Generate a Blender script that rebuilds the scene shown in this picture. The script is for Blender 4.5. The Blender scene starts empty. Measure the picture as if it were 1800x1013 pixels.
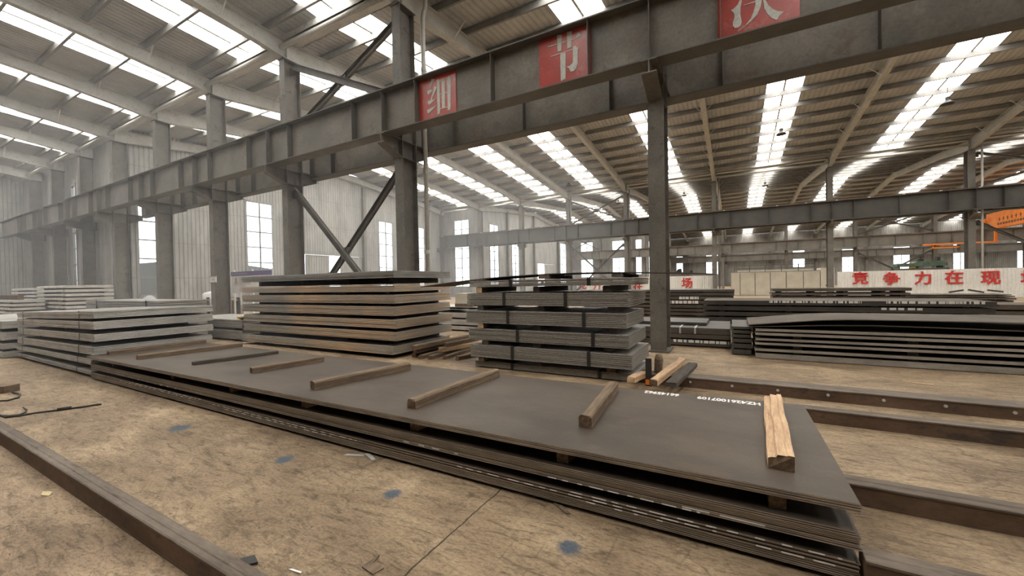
import bpy, math, random
from mathutils import Vector, Matrix
rnd = random.Random(7)
SC = bpy.context.scene
COL = SC.collection
R = math.radians

# ------------------------------------------------------------------ camera, world, exposure
cd = bpy.data.cameras.new('camera'); cam = bpy.data.objects.new('camera', cd); COL.objects.link(cam)
cd.sensor_fit = 'HORIZONTAL'; cd.sensor_width = 36.0; cd.lens = 36.0 * 705.7 / 1800.0
cd.clip_start = 0.05; cd.clip_end = 500
yw, pt, rl = R(-28.961), R(-0.727), R(-1.071)
f0 = Vector((math.sin(yw), math.cos(yw), 0)); r0 = Vector((math.cos(yw), -math.sin(yw), 0)); u0 = Vector((0, 0, 1))
f1 = f0 * math.cos(pt) + u0 * math.sin(pt); u1 = -f0 * math.sin(pt) + u0 * math.cos(pt)
r2 = r0 * math.cos(rl) + u1 * math.sin(rl); u2 = -r0 * math.sin(rl) + u1 * math.cos(rl)
cam.matrix_world = Matrix(((r2.x, u2.x, -f1.x, 0), (r2.y, u2.y, -f1.y, 0), (r2.z, u2.z, -f1.z, 1.6), (0, 0, 0, 1)))
SC.camera = cam
vs = SC.view_settings
vs.view_transform = 'Standard'; vs.look = 'None'; vs.gamma = 1.0; vs.use_curve_mapping = False
vs.exposure = 0.0
SKYLIGHT = 11.0
wd = bpy.data.worlds.new('sky'); SC.world = wd; wd.use_nodes = True
bg = wd.node_tree.nodes['Background']; bg.inputs[0].default_value = (0.93, 0.96, 1.0, 1); bg.inputs[1].default_value = 5.0
SC.cycles.max_bounces = 6; SC.cycles.diffuse_bounces = 4; SC.cycles.glossy_bounces = 3
SC.cycles.transparent_max_bounces = 8; SC.cycles.volume_bounces = 0
SC.cycles.caustics_reflective = False; SC.cycles.caustics_refractive = False
SC.cycles.sample_clamp_indirect = 6.0

# ------------------------------------------------------------------ materials
def lk(nt, a, b): nt.links.new(a, b)
def nd(nt, t, **k):
    n = nt.nodes.new(t)
    for a, v in k.items(): setattr(n, a, v)
    return n
def ramp(nt, fac, stops):
    n = nd(nt, 'ShaderNodeValToRGB'); e = n.color_ramp.elements
    while len(e) < len(stops): e.new(0.5)
    for i, (p, c) in enumerate(stops):
        e[i].position = p; e[i].color = (*c, 1) if len(c) == 3 else c
    lk(nt, fac, n.inputs[0]); return n
def noise(nt, vec, scale, detail=5, rough=0.6, dist=0.0):
    n = nd(nt, 'ShaderNodeTexNoise'); n.inputs['Scale'].default_value = scale; n.inputs['Detail'].default_value = detail
    n.inputs['Roughness'].default_value = rough; n.inputs['Distortion'].default_value = dist
    lk(nt, vec, n.inputs['Vector']); return n
def mixc(nt, fac, a, b, mode='MIX'):
    n = nd(nt, 'ShaderNodeMix', data_type='RGBA', blend_type=mode)
    if hasattr(fac, 'node'): lk(nt, fac, n.inputs[0])
    else: n.inputs[0].default_value = fac
    for s, v in ((6, a), (7, b)):
        if hasattr(v, 'node'): lk(nt, v, n.inputs[s])
        else: n.inputs[s].default_value = (*v, 1)
    return n.outputs[2]
def mth(nt, op, a, b=None, c=None):
    n = nd(nt, 'ShaderNodeMath', operation=op)
    for i, v in enumerate((a, b, c)):
        if v is None: continue
        if hasattr(v, 'node'): lk(nt, v, n.inputs[i])
        else: n.inputs[i].default_value = v
    return n.outputs[0]
def new_mat(name):
    m = bpy.data.materials.new(name); m.use_nodes = True
    nt = m.node_tree; p = nt.nodes['Principled BSDF']
    return m, nt, p
def coords(nt, scale=(1, 1, 1), world=True):
    if world: src = nd(nt, 'ShaderNodeNewGeometry').outputs['Position']
    else: src = nd(nt, 'ShaderNodeTexCoord').outputs['Object']
    mp = nd(nt, 'ShaderNodeMapping'); mp.inputs['Scale'].default_value = scale
    lk(nt, src, mp.inputs[0]); return mp.outputs[0]
def mat(name, c1, c2, scale=2.0, stretch=(1, 1, 1), rough=0.6, bump=0.15, metal=0.0, fine=25.0, spec=0.4, world=True, c3=None, bdist=0.01, lo=.35, hi=.65):
    m, nt, p = new_mat(name)
    v = coords(nt, stretch, world)
    n1 = noise(nt, v, scale, 6, .62); col = ramp(nt, n1.outputs[0], [(lo, c1), (hi, c2)]).outputs[0]
    n2 = noise(nt, v, fine, 4, .7)
    if c3:
        f = ramp(nt, noise(nt, v, scale * 2.3, 5, .7).outputs[0], [(.56, (0, 0, 0)), (.66, (1, 1, 1))]).outputs[0]
        col = mixc(nt, f, col, c3)
    sp = ramp(nt, n2.outputs[0], [(.25, (.72,) * 3), (.6, (1,) * 3)]).outputs[0]
    col = mixc(nt, 1.0, col, sp, 'MULTIPLY')
    lk(nt, col, p.inputs['Base Color'])
    p.inputs['Roughness'].default_value = rough; p.inputs['Metallic'].default_value = metal
    p.inputs['Specular IOR Level'].default_value = spec
    if bump:
        b = nd(nt, 'ShaderNodeBump'); b.inputs['Strength'].default_value = bump; b.inputs['Distance'].default_value = bdist
        lk(nt, n2.outputs[0], b.inputs['Height']); lk(nt, b.outputs[0], p.inputs['Normal'])
    return m
def plain(name, c, rough=.6, spec=.4, metal=0.0): return mat(name, tuple(x * .88 for x in c), c, 6, rough=rough, bump=0.05, spec=spec, metal=metal)

def floor_mat():
    m, nt, p = new_mat('floor_concrete')
    pos = nd(nt, 'ShaderNodeNewGeometry').outputs['Position']
    mp = nd(nt, 'ShaderNodeMapping'); mp.inputs['Scale'].default_value = (.8, 1.5, 1); lk(nt, pos, mp.inputs[0]); v = mp.outputs[0]
    n1 = noise(nt, v, .9, 8, .62, .6)
    col = ramp(nt, n1.outputs[0], [(.22, (.13, .093, .063)), (.42, (.255, .194, .134)), (.56, (.355, .277, .195)), (.74, (.52, .42, .305))]).outputs[0]
    n2 = noise(nt, coords(nt, (1.0, 3.2, 1)), 5, 8, .74, .8)                       # trodden dirt
    d = ramp(nt, n2.outputs[0], [(.34, (.34, .31, .28)), (.50, (1, 1, 1)), (.66, (1.18, 1.16, 1.12))]).outputs[0]
    col = mixc(nt, .85, col, d, 'MULTIPLY')
    n3 = noise(nt, v, 38, 6, .75)
    g = ramp(nt, n3.outputs[0], [(.34, (.45, .42, .39)), (.5, (1, 1, 1)), (.68, (1.3, 1.27, 1.22))]).outputs[0]
    col = mixc(nt, .8, col, g, 'MULTIPLY')
    sp = ramp(nt, noise(nt, v, 11, 3, .8, 2.0).outputs[0], [(.66, (0, 0, 0)), (.70, (1, 1, 1))]).outputs[0]   # dark scraped spots
    col = mixc(nt, mth(nt, 'MULTIPLY', sp, .8), col, (.05, .037, .028))
    vf = nd(nt, 'ShaderNodeTexVoronoi'); vf.inputs['Scale'].default_value = 16; lk(nt, coords(nt, (1, 1.7, 1)), vf.inputs['Vector'])
    fm = ramp(nt, noise(nt, pos, 1.6, 4, .7).outputs[0], [(.5, (0, 0, 0)), (.62, (1, 1, 1))]).outputs[0]
    fl = mth(nt, 'MULTIPLY', mth(nt, 'LESS_THAN', mth(nt, 'ADD', vf.outputs['Distance'], mth(nt, 'MULTIPLY', n3.outputs[0], .25)), .24), fm)   # dark flecks
    col = mixc(nt, mth(nt, 'MULTIPLY', fl, .8), col, (.045, .034, .027))
    # fine drag scratches
    sc1 = noise(nt, coords(nt, (14, .7, 1)), 1.5, 5, .7); sc2 = noise(nt, coords(nt, (1.2, 16, 1)), 1.2, 5, .7)
    for q_ in (sc1, sc2):
        f = ramp(nt, q_.outputs[0], [(.60, (0, 0, 0)), (.68, (1, 1, 1))]).outputs[0]
        col = mixc(nt, mth(nt, 'MULTIPLY', f, .38), col, (.07, .053, .04))
        f = ramp(nt, q_.outputs[0], [(.30, (1, 1, 1)), (.37, (0, 0, 0))]).outputs[0]
        col = mixc(nt, mth(nt, 'MULTIPLY', f, .3), col, (.46, .39, .30))
    # fine hair cracks
    vo = nd(nt, 'ShaderNodeTexVoronoi', feature='DISTANCE_TO_EDGE'); vo.inputs['Scale'].default_value = 1.1
    wv = noise(nt, pos, 3.0, 4, .6); av = nd(nt, 'ShaderNodeVectorMath', operation='MULTIPLY_ADD')
    lk(nt, wv.outputs['Color'], av.inputs[0]); av.inputs[1].default_value = (.5, .5, 0); lk(nt, pos, av.inputs[2]); lk(nt, av.outputs[0], vo.inputs['Vector'])
    ck = ramp(nt, vo.outputs['Distance'], [(.004, (1, 1, 1)), (.012, (0, 0, 0))]).outputs[0]
    ckm = ramp(nt, noise(nt, pos, .7, 2).outputs[0], [(.5, (0, 0, 0)), (.58, (1, 1, 1))]).outputs[0]
    col = mixc(nt, mth(nt, 'MULTIPLY', mth(nt, 'MULTIPLY', ck, ckm), .45), col, (.06, .045, .034))
    # construction joints along Y every 6 m, one through X = -1.6
    sx = nd(nt, 'ShaderNodeSeparateXYZ'); lk(nt, pos, sx.inputs[0])
    wob = mth(nt, 'MULTIPLY', mth(nt, 'SUBTRACT', noise(nt, pos, 4, 4).outputs[0], .5), .05)
    xx = mth(nt, 'ADD', mth(nt, 'ADD', sx.outputs[0], wob), 301.6)
    fr = mth(nt, 'ABSOLUTE', mth(nt, 'SUBTRACT', mth(nt, 'FRACT', mth(nt, 'ADD', mth(nt, 'DIVIDE', xx, 6.0), .5)), .5))
    jt = mth(nt, 'LESS_THAN', fr, .0010)
    col = mixc(nt, mth(nt, 'MULTIPLY', jt, .9), col, (.03, .022, .017))
    # sprayed blue paint marks
    for (bx, by, br) in ((-2.31, 2.215, .085), (-.885, 2.25, .085), (-3.67, 2.21, .10), (-5.6, 2.16, .13)):
        dv = nd(nt, 'ShaderNodeVectorMath', operation='DISTANCE'); lk(nt, pos, dv.inputs[0]); dv.inputs[1].default_value = (bx, by, 0)
        sxy = None; ds = mth(nt, 'ADD', dv.outputs['Value'], mth(nt, 'MULTIPLY', mth(nt, 'SUBTRACT', noise(nt, pos, 22, 5, .8).outputs[0], .5), .11))
        f = ramp(nt, mth(nt, 'DIVIDE', ds, br), [(.55, (.95,) * 3), (1.2, (0, 0, 0))]).outputs[0]
        f2 = mth(nt, 'MULTIPLY', f, ramp(nt, n3.outputs[0], [(.3, (.55,) * 3), (.6, (1,) * 3)]).outputs[0])
        col = mixc(nt, f2, col, (.040, .088, .155))
    slab = ramp(nt, mth(nt, 'SUBTRACT', 1.6, sx.outputs[1]), [(.44, (0, 0, 0)), (.46, (1, 1, 1))]).outputs[0]     # older, paler slab on the near side of the rail
    col = mixc(nt, slab, mixc(nt, 1.0, col, (1.0, .95, .87), 'MULTIPLY'), mixc(nt, 1.0, col, (1.16, 1.10, 1.04), 'MULTIPLY'))
    lk(nt, col, p.inputs['Base Color']); p.inputs['Roughness'].default_value = .62; p.inputs['Specular IOR Level'].default_value = .3
    h = mth(nt, 'ADD', mth(nt, 'MULTIPLY', n2.outputs[0], 1.0), mth(nt, 'MULTIPLY', n3.outputs[0], .35))
    b = nd(nt, 'ShaderNodeBump'); b.inputs['Strength'].default_value = .8; b.inputs['Distance'].default_value = .025
    lk(nt, h, b.inputs['Height']); lk(nt, b.outputs[0], p.inputs['Normal'])
    return m
def skylight_mat():
    m, nt, p = new_mat('fibreglass_daylight')
    v = coords(nt, (6, .6, 1))
    n = noise(nt, v, 2.2, 5, .7)
    c = ramp(nt, n.outputs[0], [(.30, (.30, .21, .12)), (.40, (1, .95, .86)), (.6, (1, .975, .93))]).outputs[0]
    lk(nt, c, p.inputs['Emission Color']); p.inputs['Emission Strength'].default_value = SKYLIGHT
    p.inputs['Base Color'].default_value = (.8, .78, .7, 1); p.inputs['Roughness'].default_value = .5
    return m
def ribbed(name, c1, c2, axis, step, rib_shade_laps=True):
    m, nt, p = new_mat(name)
    pos = nd(nt, 'ShaderNodeNewGeometry').outputs['Position']
    sx = nd(nt, 'ShaderNodeSeparateXYZ'); lk(nt, pos, sx.inputs[0])
    w = mth(nt, 'FRACT', mth(nt, 'DIVIDE', sx.outputs[axis], step))
    rib = ramp(nt, mth(nt, 'ABSOLUTE', mth(nt, 'SUBTRACT', w, .5)), [(.10, (1, 1, 1)), (.16, (0, 0, 0))]).outputs[0]
    n = noise(nt, coords(nt, (1, 1, .35)), 1.3, 6, .65)
    col = ramp(nt, n.outputs[0], [(.3, c1), (.62, c2)]).outputs[0]
    n2 = noise(nt, coords(nt, (6, 6, .4)), 3, 4, .6)
    col = mixc(nt, .6, col, ramp(nt, n2.outputs[0], [(.3, (.72, .70, .66)), (.55, (1, 1, 1))]).outputs[0], 'MULTIPLY')
    gr = ramp(nt, mth(nt, 'ABSOLUTE', mth(nt, 'SUBTRACT', w, .5)), [(.07, (.62, .61, .59)), (.15, (1, 1, 1))]).outputs[0]      # darker lines put the ribs' shading into the colour
    col = mixc(nt, .9 if rib_shade_laps else .35, col, gr, 'MULTIPLY')
    lap = mth(nt, 'LESS_THAN', mth(nt, 'FRACT', mth(nt, 'DIVIDE', sx.outputs[2], 2.3)), .03)
    if rib_shade_laps: col = mixc(nt, mth(nt, 'MULTIPLY', lap, .35), col, (.16, .155, .145))
    lk(nt, col, p.inputs['Base Color']); p.inputs['Roughness'].default_value = .6; p.inputs['Specular IOR Level'].default_value = .25
    b = nd(nt, 'ShaderNodeBump'); b.inputs['Strength'].default_value = .8; b.inputs['Distance'].default_value = .03
    lk(nt, rib, b.inputs['Height']); lk(nt, b.outputs[0], p.inputs['Normal'])
    return m
def glass_mat():
    m, nt, p = new_mat('dusty_window_glass')
    nt.nodes.remove(p); out = nt.nodes['Material Output']
    t = nd(nt, 'ShaderNodeBsdfTransparent'); t.inputs[0].default_value = (.93, .95, .95, 1)
    g = nd(nt, 'ShaderNodeBsdfGlossy'); g.inputs['Roughness'].default_value = .15
    mx = nd(nt, 'ShaderNodeMixShader'); mx.inputs[0].default_value = .07
    lk(nt, t.outputs[0], mx.inputs[1]); lk(nt, g.outputs[0], mx.inputs[2]); lk(nt, mx.outputs[0], out.inputs[0])
    return m

M = {}
M['floor'] = floor_mat()
M['sky'] = skylight_mat()
M['glass'] = glass_mat()
M['roof'] = ribbed('roof_sheet_underside', (.36, .368, .37), (.47, .48, .48), 0, .25, False)
M['roof_steel'] = mat('roof_steel_paint', (.44, .44, .41), (.56, .56, .53), 1.5, rough=.55, c3=(.40, .36, .31))
M['purlin'] = mat('purlin_galvanised', (.17, .167, .16), (.25, .245, .232), 2, rough=.5)
M['wallx'] = ribbed('wall_sheet_end', (.25, .25, .24), (.40, .40, .385), 1, .24)
M['wally'] = ribbed('wall_sheet_long', (.21, .205, .195), (.34, .335, .315), 0, .24)
M['beam'] = mat('runway_beam_paint', (.115, .106, .092), (.19, .172, .146), 1.0, rough=.55, c3=(.135, .108, .085), fine=14)
M['beam_dark'] = mat('runway_beam_flange', (.085, .08, .07), (.12, .112, .098), 1.5, rough=.6)
M['beam_mid'] = mat('middle_runway_paint', (.06, .058, .053), (.09, .086, .077), 1.0, rough=.55)
M['beam_far'] = mat('far_runway_haze_tint', (.15, .14, .123), (.21, .195, .17), 1.0, rough=.55)  # far beams made lighter, haze put into the colour
M['column'] = mat('column_paint', (.11, .102, .088), (.165, .152, .13), 1.6, rough=.6, c3=(.085, .07, .056))
M['column_far'] = mat('far_column_haze_tint', (.13, .12, .105), (.19, .178, .155), 1.2, rough=.6)  # lightened against the near columns, haze painted into the tone
M['brace'] = mat('brace_paint', (.09, .083, .072), (.14, .13, .112), 2, rough=.6)
M['plate'] = mat('mill_scale_plate', (.060, .047, .037), (.112, .089, .069), .9, (1, 1.8, 1), rough=.52, bump=.06, c3=(.100, .074, .056), fine=60, spec=.3)
M['edge'] = mat('sheared_plate_edge', (.25, .208, .165), (.43, .362, .292), 3, (1, 1, 4), rough=.5, bump=.1, fine=40)
M['edge_rusty'] = mat('rust_tinged_edge', (.33, .31, .275), (.60, .43, .28), .55, (1, 1, 1.6), rough=.5, bump=.2, fine=50, c3=(.44, .41, .36), lo=.40, hi=.66)
M['sheet_grey'] = mat('grey_sheet_steel', (.26, .25, .233), (.37, .358, .333), 2.2, (1, 1, 3), rough=.5, bump=.1, fine=40)
M['sheet_silver'] = mat('bright_sheet_edge', (.42, .41, .38), (.62, .60, .565), 2.5, (1, 1, 3), rough=.45, bump=.2, fine=30)
M['checker'] = mat('tread_plate_edge', (.21, .197, .175), (.32, .30, .268), 26, (1, 1, 1.6), rough=.5, bump=.3, fine=90, lo=.4, hi=.62)
M['black_plate'] = mat('dark_plate', (.055, .05, .045), (.09, .083, .075), 1.6, rough=.5, bump=.08)
M['bay_plate'] = mat('brown_grey_plate', (.095, .081, .067), (.145, .125, .104), 1.2, rough=.8, bump=.08, spec=.15)
M['bay_edge'] = mat('pale_plate_edge', (.23, .207, .174), (.36, .327, .28), 2, (1, 1, 3), rough=.5, bump=.1)
M['strap'] = plain('steel_strap', (.03, .028, .026), .45)
M['clip'] = plain('bright_clip', (.6, .59, .56), .4)
M['wood'] = mat('weathered_timber', (.125, .088, .058), (.25, .178, .117), 3, (9, 1, 9), rough=.8, bump=.5, fine=18, c3=(.12, .083, .055), world=False, bdist=.006)
M['wood_pale'] = mat('fresh_timber', (.52, .34, .20), (.70, .49, .31), 3, (9, 1, 9), rough=.75, bump=.4, fine=18, c3=(.40, .25, .15), world=False, bdist=.004)
M['wood_dark'] = mat('dark_timber', (.055, .047, .040), (.11, .092, .075), 3, (9, 1, 9), rough=.8, bump=.5, fine=18, world=False)
M['wood_end'] = mat('timber_end_grain', (.11, .072, .044), (.26, .165, .10), 30, rough=.85, bump=.4, world=False)
M['rust'] = mat('rusty_rail_web', (.10, .058, .036), (.175, .112, .074), 2.5, (.6, 1, 1), rough=.75, bump=.25, c3=(.075, .055, .043))
M['rail_top'] = mat('worn_rail_flange', (.105, .082, .064), (.19, .155, .123), 3.5, (.5, 2, 1), rough=.65, bump=.2, c3=(.085, .062, .048), spec=.25)
M['red'] = mat('faded_red_sign', (.30, .026, .018), (.42, .05, .034), 1.6, rough=.32, bump=.05, c3=(.38, .105, .08), spec=.6)
M['char_grey'] = mat('grey_sign_character', (.42, .43, .39), (.54, .55, .50), 12, rough=.5)
M['fence'] = mat('white_hoarding_sheet', (.74, .725, .68), (.86, .845, .80), 1.5, (1, 1, .5), rough=.5)
M['char_red'] = plain('red_character', (.60, .035, .03), .5)
M['cream'] = mat('cream_panel', (.66, .61, .505), (.80, .745, .63), 1.2, rough=.6)
M['orange'] = mat('orange_crane_paint', (.78, .20, .018), (.92, .29, .03), 1.5, rough=.45)
M['dark'] = plain('dark_paint', (.035, .032, .03), .5)
M['green'] = mat('green_machine_paint', (.07, .12, .085), (.13, .19, .14), 3, rough=.5)
M['yellow'] = plain('yellow_paint', (.75, .45, .05), .45)
M['white'] = plain('white_plastic', (.82, .83, .84), .4)
M['pale'] = plain('painted_pipe', (.55, .545, .51), .45)
M['paint'] = plain('white_paint_mark', (.95, .945, .92), .6)
M['paper'] = plain('pale_paper', (.75, .62, .36), .8)
M['board'] = plain('notice_board_white', (.78, .77, .74), .5)
M['purple'] = plain('purple_header', (.18, .15, .30), .5)
M['ink'] = plain('printed_ink', (.35, .34, .36), .6)
M['tan'] = plain('tan_ink', (.55, .38, .22), .6)
M['frame'] = plain('window_frame_paint', (.30, .295, .28), .5)
M['ground'] = mat('outside_ground', (.32, .31, .29), (.42, .41, .38), .5, rough=.9)
M['grey_build'] = mat('outbuilding_grey', (.22, .22, .21), (.30, .30, .285), .7, rough=.8)
M['cloth'] = mat('grey_tarpaulin', (.33, .34, .36), (.45, .46, .48), 5, rough=.7, bump=.3)
M['rubber'] = plain('black_rubber', (.03, .028, .026), .6)

# ------------------------------------------------------------------ mesh builder
class MB:
    def __init__(s): s.v = []; s.f = []; s.m = []
    def add(s, vs, fs, m=0):
        o = len(s.v); s.v += [tuple(x) for x in vs]; s.f += [tuple(i + o for i in f) for f in fs]
        s.m += (m if isinstance(m, list) else [m] * len(fs)); return s
    def box(s, x0, x1, y0, y1, z0, z1, m=0, mt=None):
        v = [(x0, y0, z0), (x1, y0, z0), (x1, y1, z0), (x0, y1, z0), (x0, y0, z1), (x1, y0, z1), (x1, y1, z1), (x0, y1, z1)]
        mm = [m] * 6
        if mt is not None: mm[1] = mt; mm[0] = mt
        return s.add(v, [(3, 2, 1, 0), (4, 5, 6, 7), (0, 1, 5, 4), (1, 2, 6, 5), (2, 3, 7, 6), (3, 0, 4, 7)], mm)
    def bar(s, p, q, w, h, m=0, up=(0, 0, 1), me=None):
        p, q = Vector(p), Vector(q); d = (q - p).normalized(); u = Vector(up)
        if abs(d.dot(u)) > .98: u = Vector((0, 1, 0))
        a = d.cross(u).normalized() * (w / 2); b = a.cross(d).normalized() * (h / 2)
        v = [p - a - b, p + a - b, p + a + b, p - a + b, q - a - b, q + a - b, q + a + b, q - a + b]
        mm = [m] * 6
        if me is not None: mm[0] = me; mm[1] = me
        return s.add(v, [(0, 1, 2, 3), (7, 6, 5, 4), (4, 5, 1, 0), (5, 6, 2, 1), (6, 7, 3, 2), (7, 4, 0, 3)], mm)
    def tube(s, pts, r, n=10, m=0, cap=True):
        pts = [Vector(p) for p in pts]; o = len(s.v); rings = []
        for i, p in enumerate(pts):
            d = (pts[min(i + 1, len(pts) - 1)] - pts[max(i - 1, 0)]).normalized()
            a = d.orthogonal().normalized() if i == 0 else (pa - d * pa.dot(d)).normalized()
            pa = a; b = d.cross(a); rr = r[i] if isinstance(r, (list, tuple)) else r
            s.v += [tuple(p + (a * math.cos(t) + b * math.sin(t)) * rr) for t in [2 * math.pi * k / n for k in range(n)]]
        for i in range(len(pts) - 1):
            for k in range(n):
                A = o + i * n + k; B = o + i * n + (k + 1) % n
                s.f.append((A, B, B + n, A + n)); s.m.append(m)
        if cap:
            s.f.append(tuple(o + k for k in range(n))[::-1]); s.m.append(m)
            e = o + (len(pts) - 1) * n; s.f.append(tuple(e + k for k in range(n))); s.m.append(m)
        return s
    def prism(s, poly, axis, a0, a1, m=0):
        # poly: 2-D points in the other two axes in xyz order
        def mk(p, a):
            l = list(p); l.insert(axis, a); return tuple(l)
        n = len(poly); v = [mk(p, a0) for p in poly] + [mk(p, a1) for p in poly]
        f = [tuple(range(n))[::-1], tuple(range(n, 2 * n))] + [(i, (i + 1) % n, n + (i + 1) % n, n + i) for i in range(n)]
        return s.add(v, f, m)
    def rot(s, mtx):
        s.v = [tuple(mtx @ Vector(v)) for v in s.v]; return s
    def build(s, name, mats, parent=None, origin=None, smooth=False):
        me = bpy.data.meshes.new(name)
        o = Vector(parent.location) if parent is not None and origin is None else Vector(origin or (0, 0, 0))
        if parent is not None and parent.parent is not None and origin is None: o = Vector(parent.location) + Vector(parent.parent.location)
        me.from_pydata([tuple(Vector(v) - o) for v in s.v], [], s.f)
        if not isinstance(mats, (list, tuple)): mats = [mats]
        for x in mats: me.materials.append(x)
        me.polygons.foreach_set('material_index', s.m)
        if smooth: me.polygons.foreach_set('use_smooth', [True] * len(me.polygons))
        me.validate(); me.update()
        import bmesh
        bm = bmesh.new(); bm.from_mesh(me); bmesh.ops.recalc_face_normals(bm, faces=bm.faces); bm.to_mesh(me); bm.free()
        ob = bpy.data.objects.new(name, me); COL.objects.link(ob)
        if parent is not None: ob.parent = parent
        else: ob.location = o
        return ob
def tag(o, label=None, cat=None, group=None, kind=None):
    if label: o['label'] = label
    if cat: o['category'] = cat
    if group: o['group'] = group
    if kind: o['kind'] = kind
    return o
def thing(name, loc, label, cat, group=None):
    o = bpy.data.objects.new(name, None); COL.objects.link(o); o.location = loc; o.empty_display_size = .2
    return tag(o, label, cat, group)
def struct(mb, name, mats): return tag(mb.build(name, mats), kind='structure')
def centre(x0, x1, y0, y1, z): return ((x0 + x1) / 2, (y0 + y1) / 2, z)
ORD = 'first second third fourth fifth sixth seventh eighth ninth tenth eleventh twelfth thirteenth fourteenth fifteenth sixteenth seventeenth eighteenth nineteenth twentieth'.split()
def text_obj(body, size, name, m, parent=None, offset=0.0, extrude=.002):
    cu = bpy.data.curves.new('lettering', 'FONT'); cu.body = body; cu.size = size; cu.offset = offset; cu.extrude = extrude
    cu.align_x = 'CENTER'; cu.align_y = 'CENTER'; cu.resolution_u = 3
    t = bpy.data.objects.new('lettering', cu); COL.objects.link(t)
    dg = bpy.context.evaluated_depsgraph_get(); me = bpy.data.meshes.new_from_object(t.evaluated_get(dg))
    bpy.data.objects.remove(t); me.materials.clear(); me.materials.append(m)
    ob = bpy.data.objects.new(name, me); COL.objects.link(ob)
    if parent is not None: ob.parent = parent
    return ob

# ------------------------------------------------------------------ setting
XW, XE = -54.0, 46.0
BAYS = [dict(y0=-20.3, y1=9.72, e0=11.3, e1=11.3, r=12.5, x0=XW), dict(y0=9.72, y1=39.7, e0=11.3, e1=11.1, r=12.4, x0=-32.0), dict(y0=39.7, y1=69.7, e0=11.1, e1=11.1, r=12.3, x0=-26.3), dict(y0=69.7, y1=99.7, e0=11.1, e1=11.1, r=12.3, x0=-13.0)]
def roofz(b, y):
    ym = (b['y0'] + b['y1']) / 2
    return b['e0'] + (b['r'] - b['e0']) * (y - b['y0']) / (ym - b['y0']) if y <= ym else b['r'] + (b['e1'] - b['r']) * (y - ym) / (b['y1'] - ym)
struct(MB().box(XW - .2, XE + .2, -20.5, 101, -.3, 0), 'floor', M['floor'])
struct(MB().box(-140, 120, -80, 160, -.5, -.32), 'ground', M['ground'])
SKYX = [-50.6, -45.4, -40.0, -34.5, -28.3, -22.95, -17.45, -12.2, -4.9, 2.55, 9.95, 18.2, 26.0, 33.7, 41.4]
BN = ['near bay', 'middle bay', 'far bay', 'farthest bay']
for bi, b in enumerate(BAYS):
    ym = (b['y0'] + b['y1']) / 2
    for (ya, yb) in ((b['y0'], ym), (ym, b['y1'])):
        xs = [x for x in SKYX if x > b['x0'] + .9] if ya > -10 else []
        za, zb = roofz(b, ya + .001 if ya == ym else ya), roofz(b, yb)
        mb = MB(); cuts = [b['x0']] + [c for x in xs for c in (x - .85, x + .85)] + [XE]
        def slab(mb, x0, x1, t, m=0, ya=ya, yb=yb, za=za, zb=zb, dz=0.0):
            ya, yb = ya + .004, yb - .004
            mb.add([(x0, ya, za + dz), (x1, ya, za + dz), (x1, yb, zb + dz), (x0, yb, zb + dz), (x0, ya, za + dz + t), (x1, ya, za + dz + t), (x1, yb, zb + dz + t), (x0, yb, zb + dz + t)],
                   [(3, 2, 1, 0), (4, 5, 6, 7), (0, 1, 5, 4), (1, 2, 6, 5), (2, 3, 7, 6), (3, 0, 4, 7)], m)
        for k in range(0, len(cuts), 2): slab(mb, cuts[k], cuts[k + 1], .06)
        struct(mb, 'ceiling', M['roof'])
        for k, x in enumerate(xs):
            n = len(xs) - 1 - k
            lab = f"white roof skylight of the {BN[bi]}, {'near' if ya < ym - 1 else 'far'} slope, {ORD[k]} from the end wall"
            t = thing('skylight', (x, (ya + yb) / 2, (za + zb) / 2), lab, 'skylight', f'skylights of the {BN[bi]}')
            for sgn, nm in ((-1, 'sheet'), (1, 'sheet')):
                q = MB(); slab(q, *((x - .85, x - .02) if sgn < 0 else (x + .02, x + .85)), .03); q.build('sheet', M['sky'], t)
            q = MB(); slab(q, x - .045, x + .045, .05, dz=-.02); q.build('joint_strip', M['roof_steel'], t)

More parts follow.
